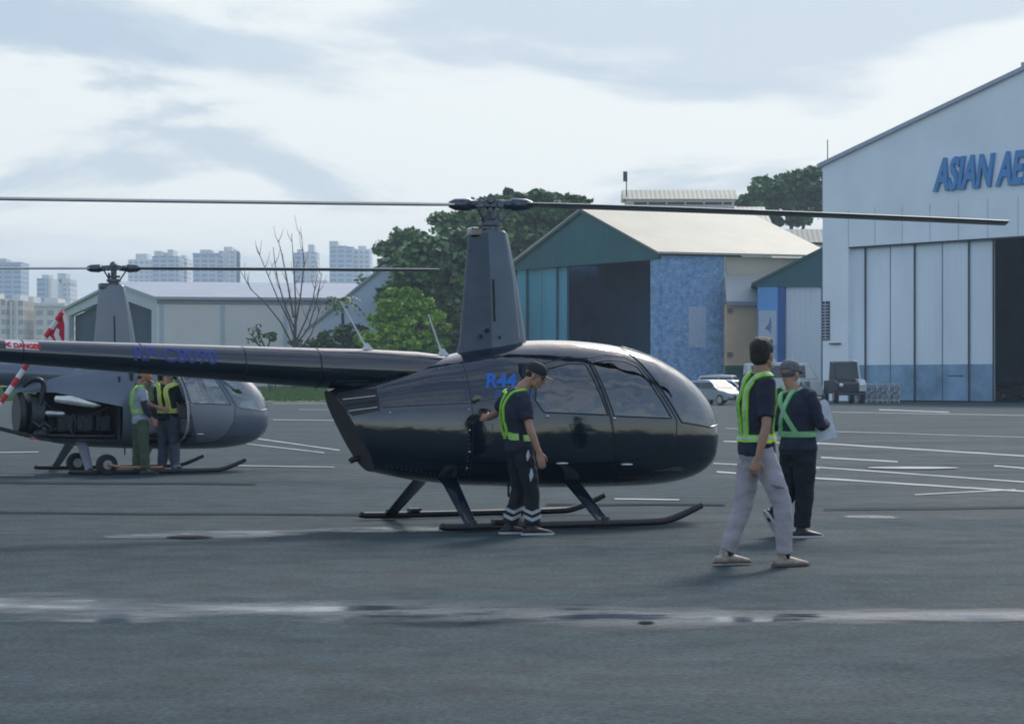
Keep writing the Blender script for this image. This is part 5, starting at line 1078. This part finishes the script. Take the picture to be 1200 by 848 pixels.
palm(401, 352, 196, 'palm tree with drooping fronds at the left of the bright tree', leanx=.4); palm(425, 350, 205, 'palm tree just right of the drooping one', leanx=-.3); palm(498, 348, 200, 'palm tree between the bright tree and the huge dark one', fl=3.0)
# bare tree
D = 185; X0_ = PX(345, D); bare = empty('bare_tree', (X0_, D, 0), 0, 'leafless tree with thin upright branches above the black tail boom', 'tree'); S_ = D/F
bm = bmesh.new(); tw_b = bmesh.new(); random.seed(11)
def br(path, r0, r1):
    r0 *= .62; r1 *= .62
    tube(bm, [((x-345)*S_, dz, H-(y-446)*S_) for x, y, dz in path], [r0+(r1-r0)*i/(len(path)-1) for i in range(len(path))], 6)
br([(345, 467, 0), (344, 430, 0), (345, 402, 0), (346, 380, 0)], .30, .22)
main = [[(346, 400, 0), (338, 375, .3), (325, 350, .5), (312, 320, .8), (298, 286, 1)], [(345, 385, 0), (335, 360, -.3), (325, 325, -.5), (321, 290, -.6)], [(346, 380, 0), (346, 350, .2), (344, 315, .3), (341, 273, .5)], [(346, 382, 0), (352, 350, -.2), (357, 310, -.4), (354, 276, -.5)], [(344, 372, 0), (337, 335, .4), (330, 300, .6), (325, 281, .7)],
        [(346, 402, 0), (358, 375, .3), (366, 350, .6), (371, 320, .8)], [(346, 405, 0), (362, 385, -.4), (372, 352, -.7), (378, 322, -.8)], [(343, 405, 0), (330, 378, -.6), (312, 355, -.9), (296, 340, -1.1), (286, 322, -1.2)], [(350, 412, 0), (364, 392, .5), (374, 362, .8)]]
for m_ in main:
    br(m_, .13, .035)
    for _ in range(5):
        i = random.randrange(1, len(m_)-1); x, y, z = m_[i]; t = random.random(); x += (m_[i+1][0]-x)*t; y += (m_[i+1][1]-y)*t; sx = random.uniform(-9, 9); br([(x, y, z), (x+sx*.6, y-random.uniform(6, 11), z), (x+sx, y-random.uniform(14, 24), z+.3)], .045, .018)
obj('branch', bm, M('grey_bark', (.075, .068, .07), .9), bare)
bs = empty('bare_shrub', (PX(305, 178), 178, 0), 0, 'small leafless shrub left of the bare tree', 'shrub'); bm = bmesh.new(); S_ = 178/F
for pth in ([(318, 470), (310, 415), (300, 398), (292, 390)], [(314, 415), (305, 395), (300, 380)], [(308, 408), (298, 399), (288, 396)], [(312, 412), (316, 400), (322, 393)], [(303, 398), (304, 386), (298, 384)]): tube(bm, [((x-305)*S_, 0, H-(y-446)*S_) for x, y in pth], [.09, .06, .04, .03][:len(pth)], 6)
obj('branch', bm, MATS['grey_bark'], bs); leaves('foliage', np.array([((random.uniform(290, 306)-305)*S_, random.uniform(-.3, .3), H-(random.uniform(379, 402)-446)*S_) for _ in range(60)]), .14, dark_leaf, bs)
# two weeds behind the boom
# ------------------------------------------------------------------ flag on a leaning striped pole
Df = 30.0; p0 = V(PX(-70, Df), Df, 0); p1 = P(73, 366, Df)
fl = empty('marker_flag', p0, 0, 'red and white flag on a leaning striped pole at the far left', 'flag'); bm = bmesh.new(); bmw = bmesh.new(); d_ = p1-p0; n_ = 22
for k in range(n_): tube(bm if k % 2 else bmw, [d_*(k/n_), d_*((k+1)/n_)], .035, 10)
obj('pole', bmw, M('pole_white', (.7, .7, .7), .5), fl); obj('pole_stripe', bm, M('pole_red', (.55, .03, .05), .5), fl)
bm = bmesh.new(); q = [P(x, y, Df)-p0 for x, y in ((74, 362), (79, 378), (78, 398), (66, 402), (54, 389), (62, 377))]; n8 = len(q); prism(bm, q, (0, .02, 0)); obj('flag_cloth', bm, M('flag_red', (.55, .02, .05), .7, 0, .15, 6, .3, 10), fl)
bm = bmesh.new(); q = [P(x, y, Df-.01)-p0 for x, y in ((74, 363), (79, 378), (78.5, 398), (75.5, 399), (75.5, 380), (72.5, 368))]; prism(bm, q, (0, .006, 0)); q = [P(x, y, Df-.01)-p0 for x, y in ((66, 384), (69.5, 386), (69, 392), (72.5, 399), (66, 400), (63, 392))]; prism(bm, q, (0, .006, 0)); obj('flag_white_band', bm, M('flag_white', (.72, .70, .72), .7), fl)
# ------------------------------------------------------------------ ground handling wheels and tow bar at the grey helicopter
def wheel_set(px, py, D, label, bar):
    r = empty('handling_wheel', (PX(px, D), D, 0), R(25), label, 'wheel', 'ground handling wheels by the grey helicopter'); bm = bmesh.new(); tube(bm, [(0, -.06, .16), (0, -.05, .16), (0, .05, .16), (0, .06, .16)], [.12, .158, .158, .12], 28); obj('tyre', bm, M('rubber', (.015, .016, .02), .85), r, True)
    bm = bmesh.new(); tube(bm, [(0, -.075, .16), (0, .075, .16)], .07, 18); obj('rim', bm, M('rim_grey', (.3, .3, .32), .5), r, True)
    if bar:
        bm = bmesh.new(); tube(bm, [(0, -.1, .16), (.2, -.1, .12), (.85, -.1, .11)], .022, 8); obj('handle', bm, M('bar_orange', (.38, .20, .09), .6), r, True)
wheel_set(90, 548, 36.1, 'black handling wheel between the left struts of the grey helicopter', False); wheel_set(125, 550, 35.3, 'handling wheel with orange handle bar beside the grey helicopter skid', True)
# ------------------------------------------------------------------ vehicles
def wheels(r, xs, hw, rad, wd=.2):
    for x in xs:
        for s in (-1, 1):
            bm = bmesh.new(); y = s*hw; tube(bm, [(x, y-wd/2, rad), (x, y-wd/2+.03, rad), (x, y+wd/2-.03, rad), (x, y+wd/2, rad)], [rad*.88, rad, rad, rad*.88], 26); w = obj('wheel', bm, M('rubber', (0, 0, 0)), r, True)
            bm = bmesh.new(); tube(bm, [(x, y-wd/2-.012, rad), (x, y+wd/2+.012, rad)], rad*.62, 20); obj('rim', bm, M('rim_alloy', (.35, .36, .38), .35, .6), w, True)
def car(name, loc, rz, label, cat, paintm, L_=4.2, W=1.70, low=None, cab=None, roof_in=.16, group=None):
    r = empty(name, loc, rz, label, cat, group); hw = W/2
    low = low or [(-2.05, .35), (-2.12, .62), (-2.05, .90), (-1.6, .95), (.95, .95), (1.75, .80), (2.05, .66), (2.12, .45), (2.0, .28), (-1.95, .28)]
    cab = cab or [(-1.95, .93), (-1.45, 1.42), (-.6, 1.50), (.25, 1.44), (1.05, .93)]
    bm = bmesh.new(); rg = []
    for y, k, zz in ((-hw, .985, .04), (-hw+.10, 1, 0), (hw-.10, 1, 0), (hw, .985, .04)): rg.append([(x*k, y, z-zz if z > .5 else z+zz) for x, z in low])
    rings_loft(bm, rg); body = obj('body', bm, paintm, r, True)
    bm = bmesh.new(); rg = []; cx = sum(p[0] for p in cab)/len(cab)
    for s in (-1, 1):
        rg.append([(x, s*(hw-.06 if z < 1.0 else hw-roof_in-.06), z) for x, z in cab])
    rings_loft(bm, rg); obj('cabin_roof', bm, paintm, r, True, bevel=.03)
    gm_ = M('car_glass', (.02, .03, .04), .08, 0, .1, 2, coat=.3); zt = max(z for _, z in cab); zb = cab[0][1]
    for s in (-1, 1):
        def sd(x, z): t = (z-zb)/(zt-zb); return V(x, s*(hw-.052-roof_in*t*1.0+.006), z)
        def xr(z): t = (z-cab[-1][1])/(cab[-2][1]-cab[-1][1]); return cab[-1][0]+(cab[-2][0]-cab[-1][0])*min(1, max(0, t))
        def xl(z): t = (z-zb)/(cab[1][1]-zb); return cab[0][0]+(cab[1][0]-cab[0][0])*min(1, max(0, t))
        a, b = zb+.05, cab[1][1]-.09; mid = (xl(a)+xr(a))/2+.02
        for x0, x0t, x1, x1t in ((xl(a)+.15, xl(b)+.12, mid-.04, mid-.04), (mid+.04, mid+.04, xr(a)-.12, xr(b)-.08)):
            bm = bmesh.new(); vs = [bm.verts.new(sd(*q)) for q in ((x0, a), (x1, a), (x1t, b), (x0t, b))]; bm.faces.new(vs); obj('side_window', bm, gm_, body)
    for i, nm in ((-1, 'windshield'), (0, 'rear_window')):
        p, q = (cab[-1], cab[-2]) if i else (cab[0], cab[1]); sg_ = 1 if i else -1; bm = bmesh.new(); vs = []
        for t, ins in ((.10, .14), (.90, .12)):
            x = p[0]+(q[0]-p[0])*t+sg_*.014; z = p[1]+(q[1]-p[1])*t+.012; h_ = hw-.06-roof_in*t-ins*.6; vs += [(x, -h_, z), (x, h_, z)]
        bm.faces.new([bm.verts.new(vs[k]) for k in (0, 1, 3, 2)]); obj(nm, bm, gm_, body)
    fx = low[-3][0]; 
    for s in (-1, 1):
        bm = bmesh.new(); ellipsoid(bm, (fx-.06, s*(hw-.28), .64), (.10, .20, .09)); obj('headlight', bm, M('lamp_clear', (.75, .78, .8), .1, .3), body, True)
        bm = bmesh.new(); box(bm, (low[1][0]-.01, s*(hw-.3)-.1, .66), (low[1][0]+.06, s*(hw-.3)+.1, .84)); obj('tail_light', bm, M('lamp_red', (.4, .02, .02), .3), body)
        bm = bmesh.new(); tube(bm, [(cab[-1][0]-.15, s*(hw-.08), .96), (cab[-1][0]-.12, s*(hw+.12), 1.02)], [.05, .08], 8, round_ends=True); obj('mirror', bm, paintm, body, True)
    bm = bmesh.new(); box(bm, (fx-.04, -.45, .42), (fx+.035, .45, .56)); obj('grille', bm, M('matt_black_metal', (0, 0, 0)), body)
    bm = bmesh.new(); box(bm, (fx+.036, -.2, .36), (fx+.045, .2, .44)); obj('number_plate', bm, M('plate_white', (.6, .6, .6)), body)
    wheels(r, (-1.32, 1.30), hw-.08, .32); return r
silver = M('car_silver', (.26, .30, .34), .3, .5, .06, 2, coat=.4); bluesil = M('car_blue_silver', (.20, .27, .33), .3, .5, .06, 2, coat=.4); whitep = M('van_white', (.56, .58, .60), .4, 0, .06, 2, coat=.3)
def at(px, D): return (PX(px, D), D, 0)
car('parked_car', at(838, 137), R(-52), 'silver hatchback parked just right of the black helicopter nose', 'car', silver)
car('parked_car', at(860, 143), R(-38), 'blue grey car half hidden behind the man in light trousers', 'car', bluesil)
car('parked_car', at(852, 156), R(-20), 'white car with its roof showing behind the blue grey car', 'car', whitep, cab=[(-1.95, .93), (-1.75, 1.75), (-.6, 1.85), (.45, 1.78), (1.15, .93)])
car('parked_car', at(1186, 176), R(200), 'dark car parked inside the shadow of the big pale hangar', 'car', M('car_dark', (.10, .12, .16), .35, .3))
vlow = [(-2.45, .45), (-2.5, 1.2), (-2.45, 1.45), (1.1, 1.45), (2.2, 1.30), (2.42, 1.0), (2.5, .6), (2.4, .42), (-2.4, .42)]; vcab = [(-2.44, 1.43), (-2.38, 2.38), (-1.0, 2.48), (1.5, 2.40), (2.15, 1.43)]
v = empty('van', at(917, 150), R(4), 'white van with black lettering parked in front of the small green hangar', 'van'); v.scale = (1, 1, 1.06); hw = .92
bm = bmesh.new(); rg = []
for y, k in ((-hw, .99), (-hw+.08, 1), (hw-.08, 1), (hw, .99)): rg.append([(x*k, y, z) for x, z in vlow])
rings_loft(bm, rg); vb = obj('body', bm, whitep, v, True)
bm = bmesh.new(); rings_loft(bm, [[(x, s*(hw-.03 if z < 1.5 else hw-.13), z) for x, z in vcab] for s in (-1, 1)]); obj('cabin_roof', bm, whitep, v, True, bevel=.05)
for x0, x1 in ((-2.2, -1.15), (-1.0, .15), (.35, 1.35)):
    for s in (-1, 1): bm = bmesh.new(); bm.faces.new([bm.verts.new(q_) for q_ in ((x0, s*(hw-.022), 1.52), (x1, s*(hw-.022), 1.52), (x1-.05, s*(hw-.105), 2.26), (x0+.03, s*(hw-.105), 2.26))]); obj('side_window', bm, MATS['car_glass'], vb)
bm = bmesh.new(); bm.faces.new([bm.verts.new(q_) for q_ in ((2.14, -.75, 1.5), (2.14, .75, 1.5), (1.62, .68, 2.28), (1.62, -.68, 2.28))]); obj('windshield', bm, MATS['car_glass'], vb)
for x in (-1.08, .25, 1.5): bm = bmesh.new(); box(bm, (x, -hw-.006, .55), (x+.02, -hw-.001, 1.42)); obj('panel_gap', bm, steel, vb)
bm = bmesh.new(); box(bm, (-2.45, -hw-.03, .40), (2.4, -hw+.0, .50)); obj('sill_trim', bm, M('trim_grey', (.12, .13, .15)), vb)
me = text_mesh('C AIR', .52, .004, 0, .015); tt = link_mesh(me, 'lettering', vb, M('letter_dark', (.05, .07, .10), .6)); tt.location = (.35, -hw-.012, .93); tt.rotation_euler = (R(90), 0, 0)
for s in (-1, 1): bm = bmesh.new(); ellipsoid(bm, (2.42, s*.68, .95), (.06, .16, .12)); obj('headlight', bm, MATS['lamp_clear'], vb, True)
wheels(v, (-1.55, 1.55), hw-.1, .34)
u = empty('utility_truck', at(989, 148), R(-84), 'small dark truck with a white fender and cab pillar beside the white van', 'truck'); u.scale = (1.1, 1.1, 1.22); dkp = M('truck_dark', (.02, .025, .035), .4)
bm = bmesh.new(); prism(bm, [(-1.7, -.8, .5), (1.0, -.8, .5), (1.7, -.8, .55), (1.75, -.8, 1.05), (.85, -.8, 1.22), (-1.7, -.8, 1.2)], (0, 1.6, 0)); ub = obj('body', bm, dkp, u, bevel=.06)
bm = bmesh.new(); prism(bm, [(-.6, -.76, 1.2), (.8, -.76, 1.2), (.45, -.72, 2.15), (-.5, -.72, 2.2)], (0, 1.5, 0)); uc = obj('cab', bm, dkp, u, bevel=.05)
bm = bmesh.new(); bm.faces.new([bm.verts.new(q_) for q_ in ((.80, -.66, 1.27), (.80, .64, 1.27), (.50, .60, 2.08), (.50, -.62, 2.08))]); obj('windshield', bm, MATS['car_glass'], uc)
bm = bmesh.new()
tube(bm, [(.80, .74, 1.2), (.46, .70, 2.15), (-.4, .70, 2.22)], .05, 8); uf = obj('cab_pillar', bm, whitep, uc, True)
bm = bmesh.new(); prism(bm, [(.7, .45, .62), (1.78, .45, .62), (1.8, .45, 1.0), (1.5, .45, 1.22), (.7, .45, 1.28)], (0, .42, 0)); obj('fender', bm, whitep, ub, bevel=.05)
for s in (-1, 1): bm = bmesh.new(); ellipsoid(bm, (1.8, s*.60, .95), (.05, .12, .10)); obj('headlight', bm, MATS['lamp_clear'], ub, True)
bm = bmesh.new(); 
for k in range(3): box(bm, (1.755, -.42, .64+.12*k), (1.78, .42, .71+.12*k))
obj('grille', bm, steel, ub); bm = bmesh.new(); box(bm, (1.72, -.82, .42), (1.9, .82, .56)); obj('bumper', bm, steel, ub, bevel=.03); wheels(u, (-1.3, 1.1), .76, .36, .24)
# folding barriers
wb = M('barrier_white', (.50, .50, .50), .6, 0, .3, 4)
for k, (px, lb) in enumerate(((1009, 'white lattice barrier nearest the small truck'), (1021, 'second white lattice barrier from the small truck'), (1034, 'third white lattice barrier, before the hangar doors'), (1048, 'white lattice barrier farthest right in its row'))):
    b_ = empty('barrier', at(px, 152+.3*(k % 2)), R(-12+9*k), lb, 'barrier', 'lattice barriers before the big hangar doors'); bm = bmesh.new()
    for z in (.12, 1.2): box(bm, (-.36, -.03, z), (.36, .03, z+.07))
    for x in (-.36, -.02, .32): box(bm, (x, -.035, 0), (x+.05, .035, 1.25))
    obj('frame', bm, wb, b_); bm = bmesh.new()
    for i in range(4):
        for s in (-1, 1): tube(bm, [(-.34+.17*i, 0, .66-.5*s), (-.17+.17*i, 0, .66+.5*s)], .032, 5)
    for i in range(10): ellipsoid(bm, (-.3+.15*(i % 5), -.02, .3+.3*((i*2) % 3)+.12*(i//5)), (.08, .03, .10), seg=6)
    obj('lattice', bm, M('lattice_mixed', (.45, .45, .46), .6, col2=(.03, .035, .04), scale=9), b_)
# far-off wood and roofs behind the photographer (seen only as reflections)
B = [(x, -150+random.uniform(-12, 8), random.uniform(2, 5), random.uniform(9, 15), 8, random.uniform(5, 10), 10) for x in range(-300, 301, 15)]
wd_ = leaves('far_wood', clumps(B, 30), 1.2, dark_leaf, None); tag(wd_, 'dark line of trees reflected in the helicopter windows', 'trees', kind='stuff')
# ------------------------------------------------------------------ haze
bm = bmesh.new(); box(bm, (-730, -200, -1.2), (730, 1760, 100)); hz = obj('haze', bm, None); tag(hz, kind='stuff')
hm = bpy.data.materials.new('haze_air'); hm.use_nodes = True; nt = hm.node_tree; nt.nodes.remove(nt.nodes['Principled BSDF']); pv = nt.nodes.new('ShaderNodeVolumePrincipled'); pv.inputs['Color'].default_value = (.66, .82, 1, 1); pv.inputs['Density'].default_value = .0003; pv.inputs['Anisotropy'].default_value = .2
nt.links.new(pv.outputs[0], nt.nodes['Material Output'].inputs['Volume']); hz.data.materials.clear(); hz.data.materials.append(hm)
